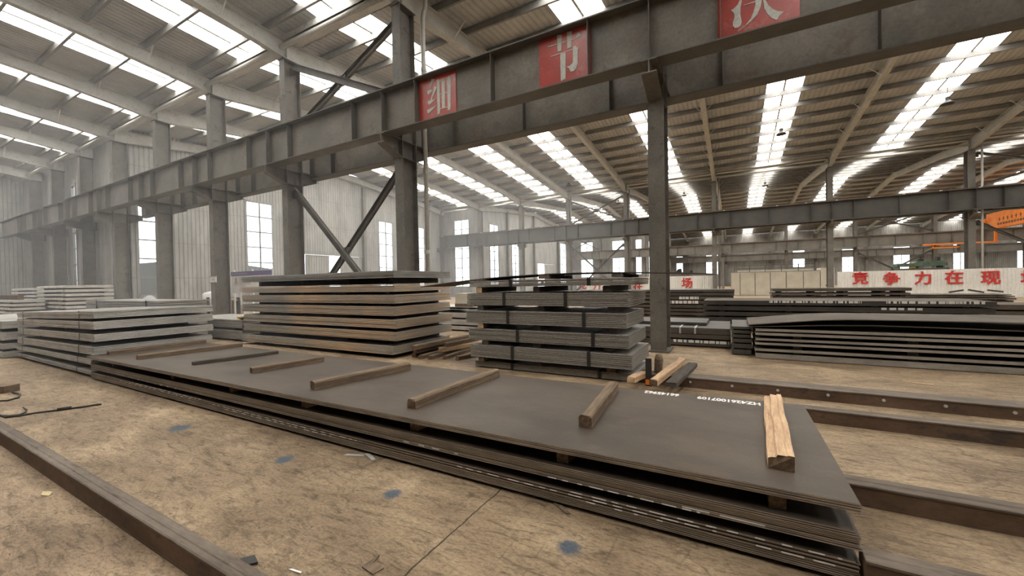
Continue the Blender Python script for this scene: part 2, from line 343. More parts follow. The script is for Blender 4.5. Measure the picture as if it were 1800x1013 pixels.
# ---- walls with window openings
WN = [0]
def wall(axis, pos, a0, a1, top, wins, name, mats, sign):
    """axis 0: wall in plane x = pos along y; axis 1: plane y = pos along x.  top: function of the running coordinate."""
    cuts = sorted({a0, a1} | {c for w in wins for c in w[:2]}); mb = MB(); th = .06
    n = [cuts[0]]
    for c in cuts[1:]:
        k = max(1, int((c - n[-1]) / 3)); s0 = n[-1]
        n += [s0 + (c - s0) * (j + 1) / k for j in range(k)]
    for u0, u1 in zip(n[:-1], n[1:]):
        mid = (u0 + u1) / 2; spans = [(0, None)]
        for w in sorted([w for w in wins if w[0] < mid < w[1]], key=lambda w: w[2]):
            spans[-1] = (spans[-1][0], w[2]); spans.append((w[3], None))
        for z0, z1 in spans:
            t0, t1 = (top(u0), top(u1)) if z1 is None else (z1, z1)
            if t0 - z0 < .01 and t1 - z0 < .01: continue
            pl = [(u0, z0), (u1, z0), (u1, t1), (u0, t0)]
            if axis == 0: mb.prism(pl, 0, pos - th, pos, 0)
            else: mb.prism(pl, 1, pos, pos + th, 0)
    struct(mb, name, mats)
    for w in wins:
        if len(w) > 4 and w[4] == 'door': continue
        u0, u1, z0, z1 = w[:4]; WN[0] += 1
        e = tag(bpy.data.objects.new(f'window_{WN[0]}', None), kind='structure'); COL.objects.link(e)
        e.location = (pos, (u0 + u1) / 2, z0) if axis == 0 else ((u0 + u1) / 2, pos, z0)
        fb = MB(); fw = .1
        def B(a, b_, c, d, p0=-.09, p1=.05):
            if axis == 0: fb.box(pos + p0, pos + p1, a, b_, c, d)
            else: fb.box(a, b_, pos - p1, pos - p0, c, d)
        B(u0 - .04, u0 + fw, z0 - .04, z1 + .04); B(u1 - fw, u1 + .04, z0 - .04, z1 + .04)
        B(u0, u1, z0 - .04, z0 + fw); B(u0, u1, z1 - fw, z1 + .04)
        nc = max(1, round((u1 - u0) / 1.05)); nr = max(1, round((z1 - z0) / 1.15))
        for j in range(1, nc): c = u0 + (u1 - u0) * j / nc; B(c - .04, c + .04, z0, z1, -.06, .03)
        for j in range(1, nr): c = z0 + (z1 - z0) * j / nr; B(u0, u1, c - .04, c + .04, -.06, .03)
        fb.build('window_frame', M['frame'], e)
        g = MB()
        if axis == 0: g.box(pos - .035, pos - .03, u0, u1, z0, z1)
        else: g.box(u0, u1, pos + .03, pos + .035, z0, z1)
        g.build('pane', M['glass'], e)
b0, b1, b2, b3 = BAYS
wall(0, -32.0, 9.9, 39.7, lambda y: roofz(b1, min(max(y, 9.72), 39.7)), [(10.45, 11.5, 1.2, 8.2), (16.75, 18.85, 1.2, 8.2), (21.4, 27.2, 0, 4.4, 'door'), (29.6, 31.65, 1.0, 8.3), (34.6, 36.7, 1.0, 8.3)], 'wall_west', M['wallx'], 1)
wall(0, -26.3, 39.9, 69.7, lambda y: roofz(b2, min(y, 69.7)), [(42.0, 44.3, 1.0, 9.0), (47.6, 49.8, 1.0, 8.6), (55.8, 62.7, 0, 4.5, 'door'), (64.9, 67.8, 1.0, 8.4)], 'wall_west_far', M['wallx'], 1)
wall(1, 39.9, -32.0, -26.3, lambda x: 11.1, [(-30.1, -27.8, 1.2, 9.4)], 'wall_inner', M['wally'], 1)
wall(1, 10.1, XW, -32.0, lambda x: 11.3, [(-34.6, -33.4, 1.2, 9.2), (-39.7, -38.4, 1.2, 9.2), (-41.7, -40.9, 1.2, 9.2), (-46.2, -45.2, 1.2, 9.2), (-51.5, -50.4, 1.2, 9.2)], 'wall_side', M['wally'], 1)
wall(1, 70.3, -26.3, -13.0, lambda x: 11.1, [(-24.46, -22.1, 2.3, 8.7), (-18.7, -16.3, 2.6, 8.65), (-14.7, -13.6, 2.6, 8.65)], 'wall_inner_far', M['wally'], 1)
wall(0, -13.0, 70.3, 99.7, lambda y: roofz(b3, min(y, 99.7)), [(73, 75.2, 1.2, 8.6), (81, 83.2, 1.2, 8.6), (90, 92.2, 2.3, 8.6)], 'wall_west_farthest', M['wallx'], 1)
wall(1, 99.8, -13.0, XE, lambda x: 11.1, [(-11.7, -10.2, 3.2, 7.0), (-5.5, -3.0, 2.6, 7.0), (10.5, 12.6, 3.55, 7.15), (18.4, 20.45, 2.5, 7.0), (25.9, 28.3, 2.5, 7.0), (33.8, 35.8, 2.5, 7.0), (41.4, 43.6, 2.5, 7.0)], 'wall_north', M['wally'], 1)
wall(0, XW, -20.3, 10.1, lambda y: roofz(b0, min(y, 9.7)), [(-14, -12, 1.2, 8.2), (-6, -4, 1.2, 8.2), (2, 4, 1.2, 8.2)], 'wall_west_near', M['wallx'], 1)
wall(1, -20.36, XW, XE, lambda x: 11.3, [(-44, -42, 1.2, 8), (20, 22, 1.2, 8)], 'wall_south', M['grey_build'], 1)
wall(0, XE, -20.3, 99.8, lambda y: 12.4, [(-14, -12, 1.2, 8.2), (0, 2.5, 1.2, 8.2), (18, 20.5, 1.2, 8.2), (30, 32.5, 1.2, 8.2), (50, 52.5, 1.2, 8.2)], 'wall_east', M['wallx'], 1)
# sliding doors of the end walls (daylight shows in the gap between the leaves)
for n, x, leaves, top in ((1, -31.9, ((21.4, 23.65), (24.85, 27.2)), 4.35), (2, -26.2, ((58.0, 62.7),), 4.45)):
    e = tag(bpy.data.objects.new(f'door_{n}', None), kind='structure'); COL.objects.link(e); e.location = (x, leaves[0][0], 0)
    for (ya, yb) in leaves:
        q = MB().box(x, x + .05, ya, yb, .02, top)
        q.build('door_leaf', M['wallx'], e)
        q = MB()
        for y in (ya, yb - .08): q.box(x + .055, x + .09, y, y + .08, .02, top)
        for z in (.02, top / 2, top - .08): q.box(x + .055, x + .09, ya, yb, z, z + .08)
        q.build('door_frame', M['frame'], e)
    MB().box(x + .0, x + .12, leaves[0][0] - .2, leaves[-1][1] + .2, top + .02, top + .14).build('door_track', M['frame'], e)
struct(MB().box(-44, -37, 10.8, 21.5, -.3, 3.3).prism([(10.8, 3.3), (21.5, 3.3), (16, 4.0)], 0, -44, -37), 'exterior_outbuilding', M['grey_build'])
# valley gutters between the bays
for y, z, nm in ((9.72, 11.02, 'trim_1'), (39.7, 10.84, 'trim_2'), (69.7, 10.84, 'trim_3')):
    x0 = {9.72: XW, 39.7: -32, 69.7: -26.3}[y]
    struct(MB().box(x0 + .1, XE - .1, y - .3, y + .3, z, z + .04).box(x0 + .1, XE - .1, y - .3, y - .27, z, z + .26).box(x0 + .1, XE - .1, y + .27, y + .3, z, z + .26), nm, M['roof_steel'])

# ------------------------------------------------------------------ steel frame
COLX = [-48.0, -42.8, -37.1, -31.75, -26.1, -20.6, -15.05, -9.12, -1.48, 6.6, 14.3, 22.0, 29.7, 37.4]
def hsec(mb, x, y0, y1, z0, z1, w=.34, t=.025):
    mb.box(x - w / 2, x + w / 2, y0, y0 + t, z0, z1).box(x - w / 2, x + w / 2, y1 - t, y1, z0, z1).box(x - .012, x + .012, y0 + t, y1 - t, z0, z1)
def column(x, y0, y1, ztop, zb, br, m, label, group, wid=.34, reach=.72):
    """H column with corbels carrying the runway beams; br: which sides have corbels"""
    t = thing('steel_column', (x, (y0 + y1) / 2, 0), label, 'column', group)
    q = MB(); hsec(q, x, y0, y1, .04, ztop - .03, wid); q.build('shaft', m, t)
    MB().box(x - .23, x + .23, y0 - .06, y1 + .06, 0, .04).build('base_plate', m, t)
    MB().box(x - .2, x + .2, y0 - .05, y1 + .05, ztop - .03, ztop).build('cap_plate', m, t)
    yh = 9.72 if y0 < 10 else (y0 + y1) / 2 if y0 > 90 else round((y0 + y1) / 2, 1)
    MB().box(x - .15, x + .15, yh - .259, yh + .259, ztop + .002, ztop + .66).build('head_plate', M['roof_steel'], t)
    q = MB()
    for z in (zb - .55, zb - .02, zb + 1.25): q.box(x - wid / 2 + .01, x - .013, y0 + .03, y1 - .03, z - .012, z).box(x + .013, x + wid / 2 - .01, y0 + .03, y1 - .03, z - .012, z)
    q.build('stiffener_plates', m, t)
    for s in br:
        ya, yb = (y0, y0 - reach) if s < 0 else (y1, y1 + reach)
        q = MB(); a, b_ = zb - .55, zb - .26
        q.prism([(ya, a), (yb, b_), (yb, zb), (ya, zb)], 0, x - .012, x + .012)
        q.prism([(ya, a), (yb, b_), (yb, b_ - .025), (ya, a - .025)], 0, x - wid / 2 + .02, x + wid / 2 - .02)
        lo, hi = min(ya, yb), max(ya, yb)
        q.box(x - wid / 2 + .02, x + wid / 2 - .02, lo, hi, zb - .025, zb - .001)
        q.build('corbel', m, t)
    return t
def runway(y, w, zb, zt, x0, x1, m, mf, label, group, clips=0, nst=None, web_m=None):
    t = thing('crane_runway_beam', ((x0 + x1) / 2, y, zb), label, 'beam', group)
    MB().box(x0, x1, y - .01, y + .01, zb + .025, zt - .03).build('web', m, t)
    MB().box(x0, x1, y - w / 2, y + w / 2, zt - .03, zt).build('top_flange', mf, t)
    MB().box(x0, x1, y - w / 2, y + w / 2, zb, zb + .025).build('bottom_flange', mf, t)
    MB().box(x0, x1, y - .035, y + .035, zt, zt + .1).box(x0, x1, y - .06, y + .06, zt, zt + .02).build('crane_rail', M['rust'], t); crail = bpy.data.objects[t.children[-1].name] if False else [c for c in t.children if c.name.startswith('crane_rail')][0]
    xs = [x for x in COLX if x0 - 1 <= x <= x1 + 1]; ps = []
    for a, b_ in zip(xs[:-1], xs[1:]):
        ps += [a, a + 1.3, b_ - 1.3] if b_ - a < 7 else [a, a + 1.3, (a + b_) / 2, b_ - 1.3]
    ps.append(xs[-1])
    st = None
    for p in ps:
        if not x0 + .1 < p < x1 - .1: continue
        if st is None:
            st = MB().box(p - .006, p + .006, y - w / 2 + .02, y - .011, zb + .03, zt - .04).build('stiffener', mf, t, origin=(p, y, zb)); st.location = Vector((p, y, zb)) - t.location
        else:
            c = st.copy(); COL.objects.link(c); c.location = Vector((p, y, zb)) - t.location; c.parent = t
    if clips:
        k = int((x1 - x0) / clips)
        c0 = None
        for j in range(k):
            p = x0 + .5 + j * clips
            if p > x1: break
            if c0 is None:
                c0 = MB().box(p - .06, p + .06, y - w / 2 + .01, y - .07, zt + .001, zt + .06).build('rail_clip', M['clip'], crail, origin=(p, y, zt)); c0.location = Vector((p, y, zt)) - t.location
            else:
                c = c0.copy(); COL.objects.link(c); c.location = Vector((p, y, zt)) - t.location; c.parent = crail
    return t
NEARBY = {-1.48: 'standing clear beside the tread plate tower', -9.12: 'with the white drain pipe', -15.05: 'at the far end of the large cross brace', -20.6: 'carrying the small lettered sign'}
for i, x in enumerate(COLX):
    far = COLX.index(x) + 1
    lab = 'grey steel column of the near row, ' + (NEARBY.get(x) or f'{ORD[i]} counted from the gloomy far corner')
    column(x, 9.33, 9.97, 10.33, 6.13, (-1, 1), M['column'], lab, 'columns of the near row')
for i, x in enumerate(COLX):
    if x < -32.0: continue
    column(x, 39.38, 40.02, 10.13, 5.98, (-1, 1) if x > -26 else (-1,), M['column_far'], f'grey steel column of the middle row, {ORD[i - 3]} counted from the end wall', 'columns of the middle row', .36)
for i, x in enumerate(COLX):
    if x < -26.3: continue
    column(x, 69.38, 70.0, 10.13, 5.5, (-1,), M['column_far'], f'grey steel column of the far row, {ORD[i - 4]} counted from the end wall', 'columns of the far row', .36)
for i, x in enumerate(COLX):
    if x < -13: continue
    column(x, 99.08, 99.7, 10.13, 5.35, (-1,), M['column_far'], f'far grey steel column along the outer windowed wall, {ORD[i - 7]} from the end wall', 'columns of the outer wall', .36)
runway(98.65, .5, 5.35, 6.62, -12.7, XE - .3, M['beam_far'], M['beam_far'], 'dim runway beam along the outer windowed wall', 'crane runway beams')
runway(8.87, .46, 6.13, 7.42, XW + .3, XE - .3, M['beam'], M['beam_dark'], 'deep grey runway beam carrying the red character signs', 'crane runway beams')
runway(10.6, .44, 5.98, 7.27, -31.6, XE - .3, M['beam'], M['beam_dark'], 'dark runway beam just behind the one with the red signs', 'crane runway beams')
runway(39.0, .5, 5.98, 7.40, -31.6, XE - .3, M['beam_mid'], M['beam_mid'], 'grey runway beam of the middle row, dotted with pale rail clips', 'crane runway beams', clips=1.9)
runway(40.5, .5, 5.98, 7.40, -26.0, XE - .3, M['beam_mid'], M['beam_mid'], 'runway beam on the far side of the middle row', 'crane runway beams')
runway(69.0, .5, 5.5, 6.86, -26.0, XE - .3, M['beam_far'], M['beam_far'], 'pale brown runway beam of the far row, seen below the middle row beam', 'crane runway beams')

def rafter(b, x, label, group):
    t = thing('roof_rafter', (x, (b['y0'] + b['y1']) / 2, b['r'] - .2), label, 'rafter', group)
    ym = (b['y0'] + b['y1']) / 2
    for (ya, s) in ((b['y0'], 1), (b['y1'], -1)):
        top, bot = [], []
        for d, dep in ((.262, .68), (4.5, .48), (15.0, .48)):
            y = ya + s * min(d, 14.99); z = roofz(b, y) - .272
            top.append((y, z)); bot.append((y, z - dep))
        q = MB(); q.prism(top + bot[::-1], 0, x - .01, x + .01)
        for ln in (top, bot):
            for p0, p1 in zip(ln[:-1], ln[1:]):
                q.prism([p0, p1, (p1[0], p1[1] + .02 * (1 if ln is bot else -1)), (p0[0], p0[1] + .02 * (1 if ln is bot else -1))], 0, x - .13, x + .13)
        q.build('rafter_half', M['roof_steel'], t)
    # knee struts from the rafter's lower flange up to the purlins
    for k, d in enumerate((2.5, 6.1, 9.7, 13.3)):
        for ya, s in ((b['y0'], 1), (b['y1'], -1)):
            if ya < -10: continue
            y = ya + s * d; z = roofz(b, y) - .265
            for sx in (-1, 1):
                MB().bar((x + sx * .1, y, z - .48), (x + sx * .62, y, z + .04), .05, .02).build('knee_strut', M['pale'], t)
for bi, b in enumerate(BAYS):
    xs = [x for x in COLX if x > b['x0'] - .1]
    for k, x in enumerate(xs):
        if bi > 0 and k == 0: x = max(x, b['x0'] + .16)
        rafter(b, x, f'pale steel rafter of the {BN[bi]}, {ORD[k]} counted from the windowed end', f'rafters of the {BN[bi]}')
    ym = (b['y0'] + b['y1']) / 2; k = 0
    ys = []
    if bi == 0: ys = [9.72 - .95 - 1.65 * j for j in range(9)]
    else: ys = [b['y0'] + 1.5 + 1.8 * j for j in range(8)] + [b['y1'] - 1.5 - 1.8 * j for j in range(8)][::-1]
    for k, y in enumerate(sorted(ys, reverse=(bi == 0))):
        z = roofz(b, y) - .268; x0, x1 = b['x0'] + .05, XE - .05
        q = MB().box(x0, x1, y - .045, y - .04, z, z + .25).box(x0, x1, y - .04, y + .045, z, z + .006).box(x0, x1, y - .04, y + .045, z + .244, z + .25)
        q.box(x0, x1, y + .04, y + .045, z, z + .03)
        tag(q.build('roof_purlin', M['purlin'], origin=centre(x0, x1, y, y, z)), f'thin grey roof purlin of the {BN[bi]}, {ORD[k]} counted from its eave', 'purlin', f'purlins of the {BN[bi]}')
# eave struts between the column tops
for row, (y, z, xs) in enumerate(((9.2, 10.62, [x for x in COLX]), (39.2, 10.42, [x for x in COLX if x > -33]))):
    for k, (a, b_) in enumerate(zip(xs[:-1], xs[1:])):
        q = MB().tube([(a + .2, y, z), (b_ - .2, y, z)], .085, 12)
        tag(q.build('eave_strut', M['pale'], origin=((a + b_) / 2, y, z), smooth=True), f"round pale eave strut along the {'near' if row == 0 else 'middle'} column row, {ORD[k]} span from the far end", 'strut', 'eave struts')
for k, (x, y, zt, lab) in enumerate(((-31.75, 20.7, 11.1, 'slim column against the end wall of the middle bay, left of the sliding door'), (-31.75, 27.6, 11.2, 'slim column against the end wall of the middle bay, between door and window'), (-31.75, 33.6, 10.8, 'slim column against the end wall of the middle bay, beyond the window'), (-26.05, 46.2, 11.0, 'slim column against the end wall of the far bay, first from the middle row'), (-26.05, 54.2, 11.5, 'slim column against the end wall of the far bay, beside the sliding door'), (-26.05, 63.6, 10.9, 'slim column against the end wall of the far bay, past the sliding door'))):
    t = thing('gable_column', (x, y, 0), lab.replace('left of the sliding door', 'before the sliding door'), 'column', 'end wall columns')
    q = MB().box(x - .14, x - .12, y - .15, y + .15, .02, zt).box(x + .12, x + .14, y - .15, y + .15, .02, zt).box(x - .12, x + .12, y - .008, y + .008, .02, zt); q.build('shaft', M['column_far'], t)
    MB().box(x - .17, x + .19, y - .2, y + .2, 0, .02).build('base_plate', M['column_far'], t)
# cross braces
def xbrace(xa, xb, y, za, zb_, label, name='cross_brace', w=.2, m='brace'):
    t = thing(name, ((xa + xb) / 2, y, za), label, 'brace', 'cross braces')
    for s, (p, q_) in enumerate((((xa, y - .06, zb_), (xb, y - .06, za)), ((xa, y + .06, za), (xb, y + .06, zb_)))):
        d = MB().bar(p, q_, .02, w).bar((p[0], p[1] - .05, p[2] - w / 2), (q_[0], q_[1] - .05, q_[2] - w / 2), .1, .015).bar((p[0], p[1] - .05, p[2] + w / 2), (q_[0], q_[1] - .05, q_[2] + w / 2), .1, .015)
        d.build('brace_member', M[m], t)
    for xc, s in ((xa, 1), (xb, -1)):
        for z in (za + .1, zb_ - .1): MB().box(min(xc - s * .305, xc + s * .12), max(xc - s * .305, xc + s * .12), y - .008, y + .008, z - .16, z + .16).build('end_gusset', M[m], t)
    MB().box((xa + xb) / 2 - .22, (xa + xb) / 2 + .22, y - .012, y + .012, (za + zb_) / 2 - .2, (za + zb_) / 2 + .2).build('gusset_plate', M[m], t)
    return t
xbrace(-14.73, -9.44, 9.65, .25, 5.3, 'dark cross brace above the tall brown edged plate stack', w=.24)
xbrace(-14.73, -9.44, 9.65, 7.65, 10.05, 'grey cross brace under the roof, above the runway beam with red signs', w=.24)
xbrace(-14.73, -9.44, 39.7, .3, 5.2, 'thin cross brace under the middle runway beam, above the tread plate packs', w=.16)
xbrace(-14.73, -9.44, 39.7, 7.6, 9.9, 'thin cross brace above the middle runway beam', w=.14)
xbrace(14.62, 21.68, 39.7, .3, 5.2, 'cross brace below the orange crane, under the middle runway beam', w=.2)
xbrace(14.62, 21.68, 39.7, 7.6, 9.9, 'dark cross brace above the middle runway beam, over the orange crane', w=.16)
xbrace(14.62, 21.68, 69.7, .3, 4.7, 'cross brace of the far row, behind the green machine', w=.2)
xbrace(14.62, 21.68, 69.7, 7.2, 9.8, 'cross brace of the far row, over the far runway beam', w=.16)
xbrace(-25.78, -20.92, 69.7, 7.2, 9.8, 'faint cross brace of the far row, beside the far end wall', w=.14)
# drain pipe on the second near column
t = thing('drain_pipe', (-8.73, 10.14, 0), 'white drain pipe running down the column behind the brown edged stack', 'pipe')
pp = MB().tube([(-8.73, 10.14, .02), (-8.73, 10.14, 10.2), (-8.73, 10.18, 10.4), (-8.7, 10.24, 10.6), (-8.68, 10.24, 10.9)], .07, 12).build('pipe', M['pale'], t, smooth=True)
for z in (2.6, 5.2, 8.5): MB().tube([(-8.73, 10.14, z), (-8.73, 10.14, z + .12)], .09, 12).build('pipe_collar', M['pale'], pp)
for k, x in enumerate((-14.65, -8.72, -1.1, 14.75)):
    q = MB().tube([(x, 39.3, .02), (x, 39.3, 10.3)], .06, 8)
    tag(q.build('conduit', M['pale'] if x > 10 else M['column_far'], origin=(x, 39.3, 0), smooth=True), f'thin vertical pipe beside a column of the middle row, {ORD[k]} from the end wall', 'pipe', 'thin pipes of the middle row')
# pendant lamps
for k, (x, y, b, l) in enumerate(((2.75, 31.2, b1, 'dark bell lamp hanging below the skylight of the middle bay'), (10.2, 30.6, b1, 'bell lamp over the middle bay, under the skylight nearest the orange crane'), (-4.7, 47.8, b2, 'small bell lamp of the far bay, beside the near row column standing clear'), (2.8, 47.4, b2, 'small bell lamp of the far bay, above the cream enclosure'), (-11.9, 47.8, b2, 'small bell lamp of the far bay, above the thin cross braces'), (-13.8, 36.6, b1, 'small dark bell lamp of the middle bay, near the thin cross brace'))):
    zc = roofz(b, y) - .02; z = 11.05 if b is b1 else 11.0
    t = thing('bell_lamp', (x, y, z - .3), l, 'lamp', 'bell lamps')
    MB().tube([(x, y, z + .1), (x, y, zc)], .015, 6).build('suspension_rod', M['dark'], t)
    MB().tube([(x, y, z - .22), (x, y, z - .15), (x, y, z)], [.3, .24, .1], 16).build('lamp_shade', M['dark'], t, smooth=True)
    MB().tube([(x, y, z), (x, y, z + .16)], .1, 12).build('ballast', M['dark'], t)

# ------------------------------------------------------------------ red character signs on the near runway beam
XI = [[(-7.336, 7.349), (-7.216, 7.3), (-7.321, 7.167), (-7.382, 7.055), (-7.285, 7.014), (-7.455, 6.912), (-7.493, 6.99), (-7.485, 7.043), (-7.404, 7.057)], [(-7.234, 7.118), (-7.14, 7.048), (-7.29, 6.821), (-7.323, 6.751), (-7.167, 6.754), (-7.429, 6.626), (-7.476, 6.693), (-7.47, 6.75), (-7.376, 6.755), (-7.272, 7.021)], [(-7.506, 6.513), (-7.387, 6.531), (-7.154, 6.575), (-7.3, 6.48), (-7.469, 6.394), (-7.505, 6.457)], [(-7.14, 7.269), (-7.04, 7.214), (-7.046, 6.322), (-7.14, 6.3)], [(-6.976, 7.184), (-6.858, 7.179), (-6.874, 6.427), (-6.978, 6.434)], [(-6.783, 7.218), (-6.719, 7.259), (-6.659, 7.169), (-6.69, 6.352), (-6.785, 6.335)], [(-7.039, 7.221), (-6.783, 7.224), (-6.784, 7.198), (-7.04, 7.197)], [(-7.05, 6.843), (-6.981, 6.841), (-6.981, 6.819), (-7.05, 6.817)], [(-6.867, 6.837), (-6.785, 6.837), (-6.785, 6.815), (-6.868, 6.817)], [(-7.043, 6.453), (-6.978, 6.45), (-6.979, 6.43), (-7.043, 6.429)], [(-6.873, 6.445), (-6.782, 6.441), (-6.783, 6.42), (-6.874, 6.425)]]
JIE = [[(-3.56, 7.362), (-3.509, 7.362), (-3.434, 7.33), (-3.458, 6.977), (-3.55, 6.978)], [(-3.313, 7.362), (-3.195, 7.34), (-3.209, 6.989), (-3.308, 6.979)], [(-3.804, 7.174), (-3.56, 7.168), (-3.561, 7.147), (-3.801, 7.153)], [(-3.453, 7.165), (-3.313, 7.163), (-3.313, 7.143), (-3.453, 7.145)], [(-3.203, 7.161), (-3.109, 7.16), (-3.051, 7.268), (-2.949, 7.175), (-3.021, 7.157), (-3.203, 7.14)], [(-3.717, 6.927), (-3.178, 6.933), (-3.178, 6.912), (-3.714, 6.908)], [(-3.177, 6.956), (-3.161, 6.989), (-3.12, 6.992), (-3.025, 6.906), (-3.058, 6.867), (-3.063, 6.579), (-3.097, 6.482), (-3.154, 6.429), (-3.236, 6.431), (-3.267, 6.498), (-3.291, 6.538), (-3.34, 6.572), (-3.258, 6.572), (-3.192, 6.615), (-3.178, 6.657)], [(-3.487, 6.913), (-3.351, 6.907), (-3.365, 6.307), (-3.482, 6.283)]]
JUE = [[(0.15, 6.867), (0.185, 6.854), (0.157, 6.713), (0.156, 6.593), (0.176, 6.455), (0.162, 6.389), (0.114, 6.359), (0.06, 6.371), (0.029, 6.422), (0.03, 6.483), (0.058, 6.565), (0.054, 6.647), (0.032, 6.685), (-0.003, 6.723), (0.046, 6.736), (0.109, 6.79)], [(0.206, 6.751), (0.4, 6.758), (0.4, 6.74), (0.213, 6.739)], [(0.407, 7.25), (0.504, 7.25), (0.504, 6.918), (0.502, 6.741), (0.484, 6.63), (0.428, 6.501), (0.324, 6.406), (0.202, 6.336), (0.113, 6.284), (0.113, 6.299), (0.237, 6.365), (0.325, 6.466), (0.369, 6.57), (0.4, 6.689)], [(0.528, 6.791), (0.557, 6.722), (0.598, 6.62), (0.663, 6.524), (0.729, 6.462), (0.838, 6.415), (0.764, 6.358), (0.744, 6.317), (0.723, 6.302), (0.653, 6.356), (0.58, 6.469), (0.539, 6.581), (0.523, 6.734)], [(0.25, 7.1), (0.407, 7.1), (0.407, 7.08), (0.25, 7.08)], [(0.504, 7.1), (0.66, 7.1), (0.66, 6.76), (0.6, 6.76), (0.6, 7.08), (0.504, 7.08)], [(0.504, 6.762), (0.66, 6.766), (0.72, 6.80), (0.72, 6.745), (0.504, 6.742)]]
for x0, x1, polys, lab in ((-7.79, -6.50, XI, 'red square sign with a pale character, closest to the drain pipe column'), (-4.03, -2.76, JIE, 'red square sign with a pale character, middle one on the runway beam'), (-.225, 1.075, JUE, 'red square sign whose pale character is cut off at the top')):
    t = thing('red_sign', ((x0 + x1) / 2, 8.84, 6.17), lab, 'sign', 'red character signs')
    MB().box(x0, x1, 8.835, 8.858, 6.17, 7.375).build('sign_panel', M['red'], t)
    q = MB()
    for pl in polys: q.prism(pl, 1, 8.826, 8.834)
    tag(q.build('character', M['char_grey'], t), 'pale grey painted character')

# ------------------------------------------------------------------ rails set on the floor
def floor_rail(y, w, h, x0, x1, label, hole_xs=()):
    t = thing('floor_rail', ((x0 + x1) / 2, y + w / 2, 0), label, 'rail', 'floor rails')
    MB().box(x0, x1, y + .006, y + .022, .014, h - .018).build('web', M['rust'], t)
    q = MB(); q.prism([(y, h - .018), (y + w, h - .018), (y + w, h - .006), (y + w - .010, h - .001), (y + w * .62, h - .001), (y + w * .56, h + .003), (y + w * .44, h + .003), (y + w * .38, h - .001), (y + .008, h), (y, h - .005)], 0, x0, x1); q.build('top_flange', M['rail_top'], t)
    MB().box(x0, x1, y + .004, y + w, 0, .014).build('bottom_flange', M['rust'], t)
    for x in hole_xs: MB().tube([(x, y + .0055, .085), (x, y - .006, .085)], .017, 10).build('hole_disc', M['clip'], t)  # added pale discs standing in for the bolt holes in the web
    return t
floor_rail(6.44, .30, .15, -1.33, 20, 'rusty floor rail with a row of pale bolt holes', [-1.12 + .54 * j for j in range(9)])
floor_rail(5.44, .16, .15, -.3, 16, 'rusty floor rail next to the one with bolt holes')
floor_rail(3.59, .16, .15, -11.5, 14, 'rusty floor rail passing under the front plate stack corner')
fr = floor_rail(2.60, .14, .17, .568, 12, 'dark floor rail end just beyond the front plate stack corner')
MB().box(.566, .576, 2.603, 2.737, .0, .165).build('end_plate', M['rust'], fr)
floor_rail(1.05, .10, .15, -16, 1.5, 'rusty floor rail crossing the open floor before the front plate stack')

# ------------------------------------------------------------------ timber battens
def batten(p, q, w, h, label, group, mat_='wood', notch=False, name='timber_batten', seg=7, me='wood_end'):
    p, q = Vector(p), Vector(q); d = q - p; L = d.length; ang = math.atan2(-d.x, d.y)
    mb = MB(); r_ = random.Random(hash((round(p.x, 2), round(p.y, 2))) & 0xffff)
    prof = [(-w / 2, 0), (w / 2, 0), (w / 2, h * .82), (w / 2 - h * .16, h), (-w / 2 + h * .16, h), (-w / 2, h * .82)]
    if notch: prof = [(-w / 2, 0), (w / 2, 0), (w / 2, h), (w / 2 - .03, h), (w / 2 - .04, h * .93), (-w / 2 + .05, h * .93), (-w / 2 + .04, h * .72), (-w / 2 + .015, h * .72), (-w / 2, h * .66)]
    n = len(prof); vs_ = []
    for i in range(seg + 1):
        y = L * i / seg; ox = r_.uniform(-1, 1) * .006; sc = 1 + r_.uniform(-.05, .05)
        for j, (a, c) in enumerate(prof): vs_.append((a * sc + ox, y + (r_.uniform(-.008, .008) if i in (0, seg) else 0), c if c == 0 else c * (1 - r_.uniform(0, .05))))
    fs = [tuple(range(n))[::-1], tuple(range(seg * n, seg * n + n))]; ms = [1, 1]
    for i in range(seg):
        for j in range(n):
            a = i * n + j; b_ = i * n + (j + 1) % n; fs.append((a, b_, b_ + n, a + n)); ms.append(0)
    mb.add(vs_, fs, ms)
    ob = mb.build(name, [M[mat_], M[me]]); ob.location = p; ob.rotation_euler = (math.asin(max(-1, min(1, d.z / L))), 0, ang)
    return tag(ob, label, 'timber', group)
ZT = .4305
BL = [((-9.968, 2.807), (-9.99, 4.351), .085, .075, 'wood', 'pale brown timber batten on the front stack, end nearest the strapped silvery pack'),
      ((-8.80, 2.836), (-8.63, 4.40), .085, .075, 'wood', 'brown timber batten on the front stack, second from its far end'),
      ((-7.28, 2.99), (-7.05, 4.167), .08, .055, 'wood_dark', 'dark flat timber batten on the front stack'),
      ((-5.80, 3.06), (-5.65, 4.05), .09, .08, 'wood', 'short brown timber batten on the front stack, fourth from its far end'),
      ((-4.20, 2.866), (-3.97, 4.161), .11, .095, 'wood', 'round edged split timber batten at the middle of the front stack'),
      ((-2.68, 2.838), (-2.64, 4.315), .10, .09, 'wood', 'brown timber batten on the front stack, third from its near end'),
      ((-1.05, 3.069), (-1.14, 4.249), .10, .10, 'wood', 'worn brown timber batten on the front stack, beside the grooved one'),
      ((.235, 2.905), (.30, 4.40), .135, .10, 'wood_pale', 'pale grooved timber batten at the near end of the front stack')]
for a, b_, w, h, m, l in BL: batten((*a, ZT + .001), (*b_, ZT + .001), w, h, l, 'battens on the front plate stack', m, notch=(m == 'wood_pale'))

